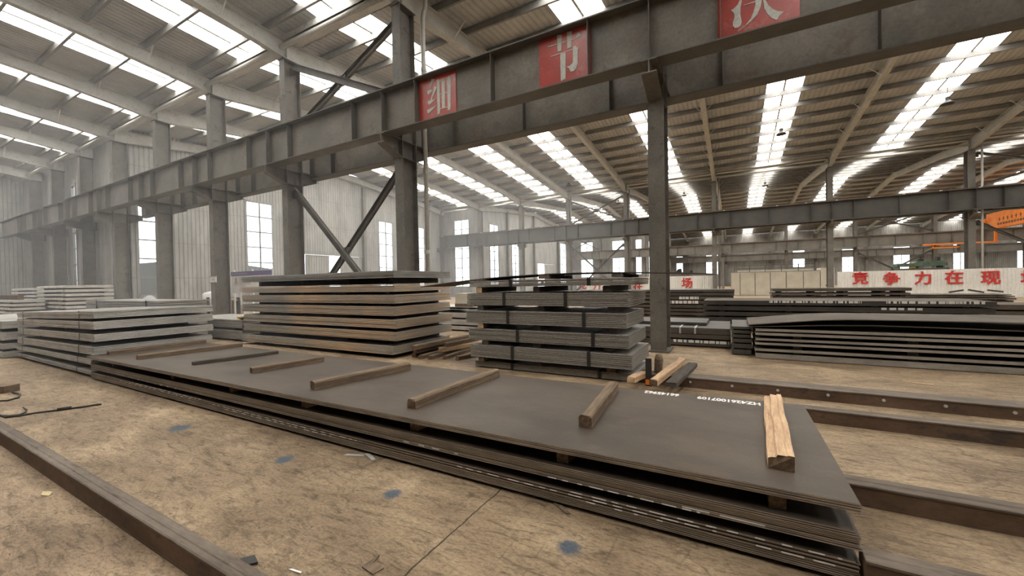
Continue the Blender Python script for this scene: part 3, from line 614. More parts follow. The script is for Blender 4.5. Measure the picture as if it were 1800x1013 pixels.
# ------------------------------------------------------------------ front plate stack
def plate_mesh(x0, x1, y0, y1, t, m_top, m_edge, marks=(), extra=None):
    mb = MB(); L = x1 - x0
    mb.box(0, L, 0, y1 - y0, 0, t, 1, 0)
    for (a, b_, zr) in marks:                         # white dashes on the long edge
        mb.add([(a - x0, -.0008, t * zr[0]), (b_ - x0, -.0008, t * zr[0]), (b_ - x0, -.0008, t * zr[1]), (a - x0, -.0008, t * zr[1])], [(0, 1, 2, 3)], 2)
    return mb
def dashes(a, b_, on, off, seed, jit=.5):
    r_ = random.Random(seed); x = a; out = []
    while x < b_:
        l = on * (1 + r_.uniform(-jit, jit)); out.append((x, min(x + l, b_), (-.15, 1.15))); x += l + off * (1 + r_.uniform(-jit, jit))
    return out
FX0, FX1, FY0, FY1 = -10.2, .553, 2.64, 4.42
LAY = (('bottom', .030, 10, .0066, 'third'), ('middle', .192, 9, .0070, 'second'), ('top', .3835, 4, .0090, 'first'))
GAP = {'bottom': .0036, 'middle': .0038, 'top': .0034}
for nm, z0, n, t, o_ in LAY:
    for k in range(n):
        mk = []
        if nm == 'bottom':
            if k == 9: mk = dashes(-8.4, -6.2, .09, .07, 1) + dashes(-1.0, .5, .085, .06, 12)
            if k == 7: mk = dashes(-8.9, -6.4, .06, .12, 2) + dashes(-5.9, -3.2, .075, .055, 3) + dashes(-2.0, -.1, .075, .06, 4)
            if k == 5: mk = dashes(-5.6, -3.5, .07, .08, 5) + dashes(-.9, -.4, .05, .1, 6) + dashes(.1, .5, .09, .07, 7)
        if nm == 'middle':
            if k == 0: mk = dashes(-8.2, -6.8, .05, .2, 8) + dashes(-1.2, -.2, .07, .05, 9)
            if k == 1: mk = dashes(-2.6, -2.0, .06, .12, 10) + dashes(-.3, .15, .16, .05, 11)
        jx, jy = rnd.uniform(-.008, .008), rnd.uniform(-.006, .006)
        if nm != 'top' and k == n - 1: jx = -.02
        if nm == 'top': jx += .006
        mb = plate_mesh(FX0, FX1, FY0, FY1, t, 0, 1, mk)
        ob = mb.build('steel_plate', [M['plate'], M['edge'], M['paint']])
        ob.location = (FX0 + jx, FY0 + jy, z0 + k * (t + GAP[nm]))
        if nm == 'top': ob.rotation_euler.z = R(.32) if k < 4 else 0; ob.location.y -= .055
        tag(ob, f'long dark steel plate, {ORD[n - 1 - k]} from the top of the {nm} layer in the front stack', 'plate', f'plates in the {nm} layer of the front stack')
        if nm == 'top' and k == n - 1:
            for wd_, xc, sx_ in (('HZ4261007109', -.055, .86), ('66145962', -.66, .86)):
                tx = text_obj(wd_, .098, 'stencilled_number', M['paint'], ob, offset=.0036, extrude=.0003)
                tx.rotation_euler = (0, 0, math.pi); tx.location = (xc - FX0, 4.335 - FY0 + .02, t + .0008); tx.scale = (sx_, 1.28, 1)
                tag(tx, 'white stencilled number')
for j, x in enumerate((-9.4, -7.2, -5.6, -4.1, -2.53, -1.1, .2)):
    batten((x, 2.70, .287), (x, 4.36, .287), .085, .092, f'squared timber spacer under the top layer of the front stack, {ORD[6 - j]} from its near end', 'spacers in the front stack', 'wood_pale' if j in (2, 3, 4) else 'wood')
for j, x in enumerate((-8.6, -5.6, -2.6, .1)):
    batten((x, 2.82, .139), (x, 4.36, .139), .08, .050, f'thin timber spacer under the middle layer of the front stack, {ORD[3 - j]} from its near end', 'spacers in the front stack', 'wood_dark')
    batten((x, 2.85, .0), (x, 3.5, .0), .1, .029, f'flat timber skid under the front stack, {ORD[3 - j]} from its near end', 'skids under the front stack', 'wood_dark', seg=2)

# ------------------------------------------------------------------ tall stack with rust tinged edges, behind the front stack
CX0, CX1, CY0, CY1 = -12.3, -6.38, 6.3, 8.25
CL = [(1.763, 1.921), (1.459, 1.632), (1.203, 1.398), (.934, 1.142), (.665, .855), (.396, .592), (.095, .285)]
for li, (z0, z1) in enumerate(CL):
    n = 6; t = (z1 - z0) / n - .006; base = None
    lx = rnd.uniform(-.05, .05)
    for k in range(n):
        if base is None:
            ob = plate_mesh(CX0, CX1, CY0, CY1, t, 0, 1).build('steel_plate', [M['sheet_grey'], M['edge_rusty'] if li else M['sheet_grey']]); base = ob
        else: ob = base.copy(); COL.objects.link(ob)
        ob.location = (CX0 + lx + rnd.uniform(-.012, .012), CY0 + rnd.uniform(-.012, .012), z0 + k * (t + .006))
        tag(ob, f'steel plate, {ORD[n - 1 - k]} from the top of the {ORD[li]} layer in the tall brown edged stack', 'plate', f'plates in the tall brown edged stack')
for li in range(7):
    z1 = CL[li][0] - .001; z0 = CL[li + 1][1] + .001 if li < 6 else 0
    for j, x in enumerate((-11.6, -10.0, -8.2, -6.75)):
        batten((x, CY0 + (.12 if j in (0,) else .3), z0), (x, CY1 - .1, z0), .12, (z1 - z0), f'dark timber spacer below the {ORD[li]} layer of the tall stack, {ORD[3 - j]} from its near corner', 'spacers in the tall stack', 'wood' if li == 6 else 'wood_dark', seg=1, me='wood_end' if li == 6 else 'wood_dark', name='timber_spacer')

# ------------------------------------------------------------------ strapped tread plate packs
def pack(x0, x1, y0, y1, z0, z1, n, m, straps, label, group, tilt=0.0, strap_m='strap', sw=.06, jit=.006, name='strapped_sheet_pack', ms=None, ystraps=()):
    t = thing(name, (x1, y0, z0), label, 'sheet pack', group)
    pg = (z1 - z0) / n * .2; th = (z1 - z0) / n - pg; base = None
    for k in range(n):
        if base is None:
            ob = MB().box(x0, x1, y0, y1, z0, z0 + th, 1, 0).build('sheet', [M[ms or m], M[m]], t); base = ob; bl = ob.location.copy()
        else: ob = base.copy(); COL.objects.link(ob); ob.parent = t
        ob.location = (rnd.uniform(-jit, jit), rnd.uniform(-jit, jit), k * (th + pg))
    e = .008
    for x in straps:
        MB().box(x - sw / 2, x + sw / 2, y0 - e - .003, y0 - e, z0 - .003, z1 + .003).box(x - sw / 2, x + sw / 2, y0 - e - .003, y1 + e + .003, z1 + .001, z1 + .004).box(x - sw / 2, x + sw / 2, y1 + e, y1 + e + .003, z0 - .003, z1 + .003).build('strap', M[strap_m], t)
    for y in ystraps:
        MB().box(x1 + e, x1 + e + .003, y - sw / 2, y + sw / 2, z0, z1 + .003).box(x0, x1 + e, y - sw / 2, y + sw / 2, z1 + .001, z1 + .004).build('strap', M[strap_m], t)
    if tilt: t.rotation_euler.y = tilt
    return t
KL = [(1.535, 1.655, -4.41, -1.373, 5), (1.193, 1.422, -4.47, -1.437, 8), (.856, 1.096, -4.50, -1.468, 8), (.54, .757, -4.45, -1.438, 8), (.217, .455, -4.416, -1.39, 8), (.02, .13, -4.384, -1.369, 4)]
KS = [(-3.513, -2.061), (-3.656, -2.469), (-3.581, -2.153), (-3.391, -2.006), (-3.502, -2.082), (-3.565, -1.934)]
for li, (z0, z1, x0, x1, n) in enumerate(KL):
    pack(x0, x1, 6.3 + (.10 if li == 5 else 0), 7.66, z0, z1, n, 'checker', KS[li], f'dark strapped pack of tread plate, {ORD[li]} from the top of its tower', 'tread plate packs', ms='sheet_grey')
    if li < 5:
        for j, x in enumerate((-4.15, -3.0, -1.75)):
            zb_ = KL[li + 1][1] + .006; h = z0 - .004 - zb_
            pale = (li, j) in ((0, 0), (2, 0))
            red = (li, j) in ((4, 0), (4, 2))
            batten((x + rnd.uniform(-.06, .06), 6.36 if j else 6.31, zb_), (x + rnd.uniform(-.04, .04), 7.6, zb_), .13, h, f"timber spacer between tread plate packs, {ORD[j]} along, below the {ORD[li]} pack", 'spacers in the tread plate tower', 'wood_dark', seg=1, me='wood_pale' if pale else ('rust' if red else 'wood_dark'), name='timber_spacer')
for j, x in enumerate((-4.2, -2.9, -1.62)):
    batten((x, 0 and 6.3 or 6.34, 1.661), (x + .02, 7.55, 1.661), .15, (.017, .068, .06)[j], f'dark timber spacer on top of the tread plate tower, {ORD[j]} along', 'spacers on top of the tread plate tower', 'wood_dark', seg=1, me='rust' if j == 1 else 'wood_dark', name='timber_spacer')
# warped long sheet lying across the tower
xs = [-5.75 + .25 * i for i in range(23)]
def wz(x): return 1.742 - .0175 * (x + 2.4) ** 2 * (1 if x < -2.4 else .9)
q = MB(); top, bot = [], []
nx = len(xs)
for dz in (0, .012):
    for y in (6.45, 7.6):
        for x in xs: q.v.append((x, y, wz(x) + dz))
def gi(l, r_, i): return l * 2 * nx + r_ * nx + i
for i in range(nx - 1):
    q.f += [(gi(1, 0, i), gi(1, 0, i + 1), gi(1, 1, i + 1), gi(1, 1, i)), (gi(0, 1, i), gi(0, 1, i + 1), gi(0, 0, i + 1), gi(0, 0, i)), (gi(0, 0, i), gi(0, 0, i + 1), gi(1, 0, i + 1), gi(1, 0, i)), (gi(0, 1, i + 1), gi(0, 1, i), gi(1, 1, i), gi(1, 1, i + 1))]
q.f += [(gi(0, 1, 0), gi(0, 0, 0), gi(1, 0, 0), gi(1, 1, 0)), (gi(0, 0, nx - 1), gi(0, 1, nx - 1), gi(1, 1, nx - 1), gi(1, 0, nx - 1))]
q.m = [0] * len(q.f)
tag(q.build('warped_sheet', M['bay_plate'], origin=(-2.4, 7, 1.742)), 'long thin warped sheet drooping over both ends of the tread plate tower', 'sheet')
for j, (x, w, h) in enumerate(((-.95, .07, .05), (-.78, .08, .06), (-.6, .05, .04))):
    z = wz(x) + .013
    z += .008; q = MB(); q.prism([(x - w / 2, z), (x + w / 2, z - .002), (x + w * .35, z + h), (x - w * .3, z + h * .8)], 1, 7.0, 7.1)
    tag(q.build('steel_offcut', M['black_plate'], origin=(x, 7.05, z)), f'dark steel offcut lying on the drooping end of the warped sheet, {ORD[j]} along', 'offcut', 'offcuts on the warped sheet')

# ------------------------------------------------------------------ silvery strapped packs behind the far end of the front stack
LL = [(1.095, 1.235, -10.14, .115), (.895, 1.045, -10.15, .08), (.67, .81, -10.16, .065), (.43, .578, -10.22, .056), (.215, .345, -10.29, .03), (.02, .13, -10.36, .0)]
for li, (z0, z1, x1, dz) in enumerate(LL):
    if 4 <= li: z0 += .02
    pack(x1 - 4.97, x1, 2.68, 4.58, z0 + (.02 if li == 5 else 0), z1, 5, 'sheet_silver', (x1 - .72, x1 - 4.45), f'grey strapped sheet pack, {ORD[li]} from the top of the tower beyond the front stack', 'grey packs beyond the front stack', tilt=-dz / 5.0, strap_m='strap', sw=.03, jit=.012, ms='sheet_grey')
    if li < 5:
        zb_ = LL[li + 1][1]
        for j, x in enumerate((-14.2, -12.4, -10.9)):
            f = (-10.2 - x) / 5.0
            h = (z0 - dz * f) - (zb_ - LL[li + 1][3] * f)
            batten((x, 2.85, zb_ - LL[li + 1][3] * f + .006), (x, 4.4, zb_ - LL[li + 1][3] * f + .006), .11, max(.008, h - .03 if h > .04 else .008), f'dark spacer below the {ORD[li]} grey pack beyond the front stack, {ORD[2 - j]} from its near corner', 'spacers in the grey tower', 'wood_dark', seg=1, me='wood_dark', name='timber_spacer')
pack(-19.6, -13.95, 5.0, 6.15, .9, 1.29, 6, 'sheet_grey', (-14.8, -18.6), 'grey sheet pack showing just behind the grey tower top', 'grey packs beyond the front stack')
pack(-19.6, -13.95, 5.0, 6.15, .005, .88, 8, 'sheet_grey', (-14.8, -18.6), 'lower grey sheet pack hidden behind the grey tower', 'grey packs beyond the front stack')
for li, (z0, z1) in enumerate(((.40, .655), (.065, .335))):
    pack(-16.4, -12.72, 6.5, 8.0, z0, z1, 6, 'sheet_grey', (), f'{"upper" if li == 0 else "lower"} grey sheet pack under the yellow drill, next to the tall stack', 'grey packs next to the tall stack')
    for j, x in enumerate((-15.8, -13.3)):
        zz = .34 if li == 0 else 0
        batten((x, 6.6, zz), (x, 7.9, zz), .1, .055, f'dark spacer under the {"upper" if li == 0 else "lower"} grey pack beneath the drill, {ORD[j]} along', 'spacers beneath the drill packs', 'wood_dark', seg=1, me='wood_dark', name='timber_spacer')
for li, (z0, z1) in enumerate(((.72, .905), (.44, .64), (.225, .36), (.02, .165))):
    pack(-20.5, -15.42 - .02 * li, 2.5, 4.3, z0, z1, 6, 'sheet_silver', (-16.2,), f'grey sheet pack of the short side tower past the grey tower, {ORD[li]} from the top', 'grey packs of the short side tower', ms='sheet_grey')
    zz = (.645, .365, .17, 0)[li]
    for x in (-19.8, -16.2): batten((x, 2.6, zz), (x, 4.2, zz), .1, z0 - zz - .004, f"dark spacer under the {ORD[li]} grey pack of the short side tower, {'inner' if x > -18 else 'outer'} one", 'spacers of the short side tower', 'wood_dark', seg=1, me='wood_dark', name='timber_spacer')
# bright wrapped packs farther back
def wrapped(x0, x1, y0, y1, z0, z1, label, group):
    mb = MB(); r_ = (z1 - z0) / 2; prof = [(y0, z0 + r_ * .3), (y0 + .05, z0), (y1 - .05, z0), (y1, z0 + r_ * .3), (y1, z1 - r_ * .3), (y1 - .05, z1), (y0 + .05, z1), (y0, z1 - r_ * .3)]
    t = thing('wrapped_pack', (x1, y0, z0), label, 'sheet pack', group)
    mb.prism(prof, 0, x0, x1); mb.build('wrapping', M['sheet_silver'], t)
    for f in (.12, .4, .7, .92):
        x = x0 + (x1 - x0) * f
        MB().box(x - .04, x + .04, y0 - .012, y0 - .002, z0 + .01, z1 - .01).box(x - .04, x + .04, y0 - .012, y1, z1 + .001, z1 + .006).build('binding_strip', M['clip'], t)
for (x0, x1, y0, y1, zt, n, lab) in ((-30.2, -26.0, 6.0, 7.6, 1.86, 10, 'tall bright tower'), (-34.8, -30.6, 6.0, 7.4, 1.79, 10, 'middle bright tower'), (-33.2, -28.45, 4.9, 5.9, 1.24, 7, 'low bright tower')):
    st = zt / n
    for k in range(n):
        wrapped(x0 + rnd.uniform(-.08, .08), x1 + rnd.uniform(-.06, .06), y0, y1, k * st + st * .36, (k + 1) * st, f'thin bright wrapped pack, {ORD[n - 1 - k]} from the top of the {lab}', 'bright wrapped packs')
        for x in (x0 + .7, x1 - .9): batten((x, y0 + .1, k * st + .0065), (x, y1 - .1, k * st + .0065), .12, st * .36 - .008, f"dark spacer, {ORD[n - 1 - k]} level down in the {lab}, {'inner' if x > (x0 + x1) / 2 else 'outer'} one", 'spacers in the bright towers', 'wood_dark', seg=1, me='wood_dark', name='timber_spacer')
tag(MB().box(-33, -28.7, 5.1, 5.3, 1.25, 1.43).box(-33, -28.7, 5.02, 5.38, 1.43, 1.45).build('rusty_beam', M['rust'], origin=(-30.8, 5.2, 1.25)), 'rusty steel beam lying on the low bright tower of wrapped packs', 'beam')

# ------------------------------------------------------------------ plate stacks of the middle bay
def level_stack(levels, x0, x1, y0, y1, what, group, mt='bay_plate', me='bay_edge', marks=None, spac=(), sub=1, jit=.03, name='steel_plate', base=0.0):
    prev = base; N = len(levels)
    for li, (z0, z1) in enumerate(sorted(levels)):
        n = sub if isinstance(sub, int) else sub[li]
        th = (z1 - z0) / n - .001
        for k in range(n):
            dx = rnd.uniform(-jit, jit)
            mk = [(a, b_, (.02, .98)) for a, b_, _ in marks.get(li, [])] if marks and k == n - 1 else []
            ob = plate_mesh(x0 + dx, x1 + dx, y0, y1, th, 0, 1, mk).build(name, [M[mt], M[me], M['paint']])
            ob.location = (x0 + dx, y0 + rnd.uniform(-jit, jit) * .4, z0 + k * (th + .001))
            tag(ob, f'{what}, {ORD[N - 1 - li]} level down' + (f', {("lower", "middle", "upper")[k + (3 - n if n < 3 else 0)] if n <= 3 else ORD[n - 1 - k]} of its level' if n > 1 else ''), 'plate', group)
        g = z0 - prev
        if g > .004:
            for j, f in enumerate(spac):
                x = x0 + (x1 - x0) * f
                batten((x, y0 + .06, prev), (x, y1 - .1, prev), .14, g - .0005, f'dark spacer among the {group}, {ORD[N - 1 - li]} level down, {ORD[j]} along', f'spacers: {group}', 'wood_dark', seg=1, me='wood_dark', name='timber_spacer')
        prev = z1
level_stack([(.012, .112), (.155, .205), (.28, .325), (.365, .41), (.47, .52), (.55, .60)], .36, 6.2, 9.35, 11.0, 'long flat plate in the stack under the bowed sheets', 'plates under the bowed sheets', spac=(.12, .4, .7, .95), jit=.012)
for nm, prof, y0, y1, lab in (('bowed_sheet', [(.25, .665), (.6, .70), (1.0, .745), (1.4, .785), (1.8, .808), (2.6, .815), (6.25, .815)], 9.33, 10.95, 'wide bowed brown sheet lying on top of the long flat stack'),
                              ('bowed_sheet', [(.25, .625), (.7, .645), (1.4, .685), (2.2, .71), (3.2, .70), (5, .66), (6.2, .63)], 9.36, 10.9, 'narrower bowed sheet just below the topmost bowed one')):
    q = MB(); n = len(prof); pl = [(x, z) for x, z in prof] + [(x, z + .014) for x, z in prof[::-1]]
    q.prism(pl, 1, y0, y1); tag(q.build(nm, M['bay_plate'], origin=(.3, y0, .66)), lab, 'sheet')
level_stack([(.02, .12), (.15, .24), (.27, .34), (.37, .43), (.46, .52), (.55, .60)], -.05, .31, 9.62, 11.2, 'short shade-darkened plate beside the long flat stack', 'short shade-darkened plates', 'black_plate', 'black_plate', spac=(.3, .7), jit=.012)  # black colour carries the shade on these plate ends
level_stack([(.03, .165), (.20, .30), (.315, .455)], -3.5, -.09, 10.4, 12.3, 'dark plate behind the clear standing column', 'dark plates behind the clear column', 'black_plate', 'bay_plate', marks={0: dashes(-1.3, -.12, .09, .03, 21), 1: []}, spac=(.1, .5, .9), sub=(2, 2, 2), jit=.01)
for j, x in enumerate((-1.15, -.82)):
    tag(MB().box(x - .02, x + .02, 10.38, 10.385, .31, .46).box(x - .02, x + .02, 10.38, 12.3, .458, .462).build('strap', M['clip'], origin=(x, 10.38, .31)), f"pale strap over the dark plates behind the clear column, {ORD[j]} along", 'strap', 'pale straps')
level_stack([(.464, .53)], -3.5, -.6, 10.95, 12.2, 'narrow dark plate lying on the dark plates behind the clear column', 'narrow dark plates', 'black_plate', 'black_plate', jit=.01, base=.475)
level_stack([(.04, .2), (.28, .42), (.47, .585), (.635, .765), (.805, .935)], -.85, 5.5, 14.0, 15.8, 'long dark plate below white edge writing', 'written dark plates', 'bay_plate', 'black_plate', marks={4: dashes(.9, 3.0, .07, .03, 31, .8) + dashes(3.5, 5.3, .07, .03, 32, .8), 3: dashes(3.4, 4.2, .1, .05, 33)}, spac=(.08, .35, .65, .92), sub=2, jit=.03)
level_stack([(.05, .16), (.21, .32), (.36, .46), (.50, .61), (.66, .78), (.83, .94), (.975, 1.08), (1.125, 1.205)], -6.0, 0.0, 17.0, 18.6, 'dark plate of the stack before the single red character', 'dark packs before the single character', 'black_plate', 'bay_plate', marks={4: dashes(-2.4, -1.2, .1, .03, 41), 5: dashes(-1.9, -1.2, .1, .03, 42)}, spac=(.1, .45, .8), jit=.03)
level_stack([(.05, .25), (.3, .5), (.55, .78)], .15, 4.2, 16.6, 18.2, 'low dark plate pack in front of the cream enclosure', 'low packs before the cream enclosure', 'bay_plate', 'black_plate', spac=(.1, .9), jit=.02)
level_stack([(.05, .22), (.28, .46), (.52, .66), (.70, .82), (.885, .965), (1.035, 1.15)], 1.4, 5.7, 20.0, 21.4, 'brown plate pack on spacers below the fence characters', 'brown packs on spacers', 'bay_plate', 'bay_plate', spac=(.06, .32, .56, .82, .95), jit=.03)
level_stack([(.05, .4), (.45, .60), (.63, .70), (.73, .775), (.80, .83)], 5.95, 9.1, 22.0, 23.2, 'thin uneven plate on the low pile below the fence characters', 'uneven plates', 'bay_plate', 'bay_plate', spac=(.1, .5, .85), jit=.12)
for j, (x, a, l) in enumerate(((7.75, 12, .4), (8.3, -14, .42), (8.82, -10, .4))):
    q = MB().bar((x - l / 2, 22.6, .92 - l / 2 * math.sin(R(a)) + .02), (x + l / 2, 22.6, .92 + l / 2 * math.sin(R(a)) + .02), .1, .06)
    tag(q.build('steel_offcut', M['black_plate'], origin=(x, 22.6, .86)), f'tilted offcut on the uneven pile below the fence characters, {ORD[j]} along', 'offcut', 'tilted offcuts')
level_stack([(.05, .25), (.3, .45), (.5, .655)], 5.9, 14, 18.0, 19.6, 'long brown plate pack before the long lettered fence', 'brown packs before the long fence', 'bay_plate', 'bay_plate', spac=(.1, .5, .9), jit=.02)
level_stack([(.05, .17), (.22, .40), (.46, .62)], -11.2, -6.9, 11.0, 12.6, 'grey plate behind the scrap timber heap', 'grey packs between the towers', 'sheet_grey', 'sheet_silver', spac=(.1, .9), sub=3, jit=.03)
level_stack([(.72, .735), (.80, .815)], -9.5, -7.4, 11.1, 12.4, 'thin loose sheet lying between the tall stack and the tread plate tower', 'loose thin sheets', 'sheet_silver', 'sheet_silver', spac=(.2, .8), jit=.05, base=.6205)
t = thing('plywood_crate', (-8.1, 11.6, .82), 'pale plywood crate between the tall stack and the tread plate tower', 'crate')
MB().box(-8.45, -7.75, 11.2, 11.9, .92, 1.27).build('crate_body', M['cream'], t)
MB().box(-8.47, -7.73, 11.2, 11.3, .816, .92).build('crate_skid', M['wood'], t); MB().box(-8.47, -7.73, 11.8, 11.9, .816, .92).build('crate_skid', M['wood'], t)

# ------------------------------------------------------------------ scrap timber
WP = [((-6.18, 6.65, .0), (-6.25, 8.6, .0), .12, .10), ((-5.9, 6.55, .0), (-6.0, 8.4, .0), .11, .09), ((-5.68, 6.6, .0), (-5.8, 8.35, .0), .11, .09), ((-5.4, 6.75, .0), (-5.55, 8.5, .0), .1, .08), ((-6.08, 6.6, .108), (-6.12, 8.5, .108), .12, .1), ((-5.72, 7.0, .098), (-5.40, 8.4, .098), .12, .1), ((-5.1, 6.78, .0), (-4.72, 8.3, .0), .1, .09), ((-6.0, 6.45, .210), (-5.98, 8.4, .210), .12, .1), ((-5.66, 7.1, .2), (-5.5, 8.5, .2), .1, .09)]
for j, (a, b_, w, h) in enumerate(WP):
    batten(a, b_, w, h, f'rough scrap timber of the heap beside the tread plate tower, {ORD[j]} along', 'scrap timbers between the towers', 'wood' if j != 5 else 'wood_pale', me='wood_pale' if j in (5,) else 'wood_end', name='scrap_timber')
RP = [((-1.295, 5.75, .16), (-1.26, 7.05, .012), .11, .09, 'wood_pale', 'wood_pale', 'bright rough timber leaning against the tread plate tower'), ((-.98, 5.7, .16), (-.80, 7.5, .16), .11, .09, 'wood_pale', 'wood_end', 'pale squared timber lying across the drilled floor rail'), ((-.76, 5.75, .155), (-.62, 7.3, .155), .15, .06, 'wood_dark', 'wood_dark', 'dark plank lying across the drilled floor rail'), ((-1.02, 7.0, .0), (-.88, 7.9, .0), .1, .08, 'wood', 'wood_end', 'short brown timber behind the pale squared one on the rail')]
for a, b_, w, h, m, me, l in RP: batten(a, b_, w, h, l, 'scrap timbers by the tread plate tower', m, me=me, name='scrap_timber')
t = thing('steel_stake', (-1.145, 6.30, 0), 'upright black flat steel stake by the corner of the tread plate tower', 'stake')
MB().box(-1.19, -1.10, 6.28, 6.30, .0, .42).build('stake_blade', M['dark'], t)
MB().box(-1.19, -1.10, 6.275, 6.279, .02, .10).build('paint_band', M['orange'], t)
q = MB().tube([(-1.06, 6.62, .0), (-1.055, 6.60, .2), (-1.04, 6.57, .36), (-1.035, 6.55, .43)], [.055, .06, .065, .05], 10)
for i, v in enumerate(q.v): q.v[i] = (v[0], v[1], v[2])
tag(q.build('log_stub', M['wood'], origin=(-1.1, 6.5, 0), smooth=True), 'upright rough log stub beside the black stake', 'log')

# ------------------------------------------------------------------ fences with red characters
def fence(x0, x1, y, h, lab, chars, size):
    t = thing('hoarding_fence', ((x0 + x1) / 2, y, 0), lab, 'fence', 'lettered fences')
    step = .9; n = max(1, round((x1 - x0) / step)); w = (x1 - x0) / n
    for i in range(n):
        a = x0 + i * w; prof = []
        k = 5; r_ = w / k
        for j in range(k):
            u = a + j * r_
            prof += [(u, y), (u + r_ * .58, y), (u + r_ * .66, y - .05), (u + r_ * .92, y - .05)]
        prof.append((a + w, y)); back = [(px, py + .012) for px, py in prof[::-1]]
        q = MB(); q.prism(prof + back, 2, .02, h); q.build('fence_panel', M['fence'], t)
    MB().box(x0, x1, y + .013, y + .05, h - .25, h - .2).box(x0, x1, y + .013, y + .05, .4, .45).build('fence_rail', M['frame'], t)
    for k in range(int((x1 - x0) / 3) + 1):
        x = min(x0 + .1 + k * 3.0, x1 - .1); MB().box(x - .03, x + .03, y + .052, y + .11, 0, h).build('fence_post', M['frame'], t)
    for ch, cx_, cz in chars:
        c = text_obj(ch, size, 'character', M['char_red'], t, offset=.018, extrude=.02)
        c.rotation_euler = (math.pi / 2, 0, 0); c.location = Vector((cx_, y - .076, cz)) - t.location
        tag(c, 'red cut-out character')
fence(6.95, 24.5, 39.1, 1.98, 'white ribbed fence with a full row of red characters', [('竞', 8.29, 1.40), ('争', 10.05, 1.33), ('力', 11.73, 1.33), ('在', 13.29, 1.34), ('现', 15.03, 1.30), ('场', 16.85, 1.28)], .98)
fence(-14.5, -1.3, 40.3, 1.93, 'white ribbed fence behind the tread plate tower, with one clear red character', [('竞', -15.3 + 1.4, 1.2), ('力', -12.4, .98), ('在', -8.2, .98), ('现', -6.0, 1.1), ('场', -3.8, 1.23)], .98)
# cream enclosure
t = thing('cream_enclosure', (3.6, 44, 0), 'cream panelled enclosure with a railing on top, between the two fences', 'enclosure')
edges = [-.28, .5, 1.72, 2.93, 4.15, 5.42, 6.64]
for a, b_ in zip(edges[:-1], edges[1:]): MB().box(a + .03, b_ - .03, 44, 44.06, .02, 2.17).build('wall_panel', M['cream'], t)
MB().box(6.66, 7.6, 43.9, 46, .0, 2.42).build('side_cabinet', M['cream'], t)
MB().box(-.28, 6.64, 44.07, 46.5, .0, 2.12).build('enclosure_body', M['frame'], t)
MB().box(-.28, 6.64, 43.98, 44.08, 2.17, 2.22).build('top_rail', M['frame'], t)
q = MB()
for z in (2.55, 2.85): q.box(.0, 6.6, 46.2, 46.24, z, z + .05)
for i in range(6): q.box(.0 + i * 1.32, .05 + i * 1.32, 46.2, 46.24, 2.12, 2.9)
q.build('railing', M['brace'], t)
MB().box(.3, 6.5, 46.3, 46.35, 2.15, 2.42).build('back_panel', M['cream'], t)
MB().box(7.0, 7.12, 43.88, 43.9, .8, .95).build('switch_box', M['dark'], t)
# green machine
t = thing('green_machine', (15, 50, 0), 'dark green machine rising behind the lettered fence', 'machine')
MB().box(13.4, 16.6, 49.6, 51.2, .0, 2.25).build('machine_base', M['brace'], t)
MB().box(13.15, 16.5, 49.55, 51.1, 2.42, 2.7).prism([(14.3, 2.7), (16.4, 2.7), (16.2, 2.88), (14.6, 2.88)], 1, 49.7, 51).build('machine_bed', M['green'], t)
for x in (13.25, 14.6, 16.2): MB().box(x, x + .12, 49.6, 51, 2.25, 2.42).build('machine_leg', M['green'], t)
MB().tube([(14.0, 49.7, 2.33), (14.45, 49.7, 2.33)], .08, 12).build('motor', M['yellow'], t)
MB().box(14.7, 15.0, 49.8, 50.4, 2.88, 3.05).build('control_head', M['dark'], t); MB().box(15.9, 16.1, 49.8, 50.4, 2.88, 3.2).build('control_lever', M['dark'], t)
# orange bridge crane of the far bay
t = thing('bridge_crane', (25.9, 55, 6.9), 'orange overhead crane girder past the middle runway beam', 'crane')
q = MB(); q.prism([(41.2, 7.7), (41.9, 6.75), (66.0, 6.72), (67.6, 7.7), (67.6, 8.5), (41.2, 8.5)], 0, 25.7, 26.35); gd = q.build('girder', M['orange'], t)
q = MB(); q.prism([(41.2, 7.7), (41.9, 6.95), (66.0, 6.92), (67.6, 7.7), (67.6, 8.5), (41.2, 8.5)], 0, 28.0, 28.6); q.build('girder', M['orange'], t)
for y in (41.0, 67.7): MB().box(25.4, 28.9, y, y + .5, 7.52, 8.0).build('end_carriage', M['orange'], t)
q = MB(); r_ = random.Random(5)
for i in range(7):
    y = 64.8 - i * .75
    q.box(25.685, 25.698, y, y + .34, 7.62, 7.70).box(25.685, 25.698, y + .1, y + .2, 7.42, 7.84)
for i in range(11):
    y = 65.0 - i * .5; q.box(25.685, 25.698, y, y + .34, 7.02, 7.25)
tag(q.build('lettering', M['rust'], gd), 'faint brown lettering')
tr = MB().box(19.9, 26.0, 65.9, 66.3, 5.15, 5.3).build('trolley_frame', M['orange'], t)
MB().box(20.6, 22.9, 65.9, 66.3, 4.75, 4.87).box(20.7, 20.78, 66.05, 66.15, 4.87, 5.15).build('lower_frame', M['orange'], tr)
MB().box(22.9, 24.6, 65.7, 66.6, 4.2, 5.14).build('cab', M['brace'], tr)
MB().box(25.75, 25.95, 66.0, 66.2, 5.3, 6.73).build('hanger', M['orange'], t)

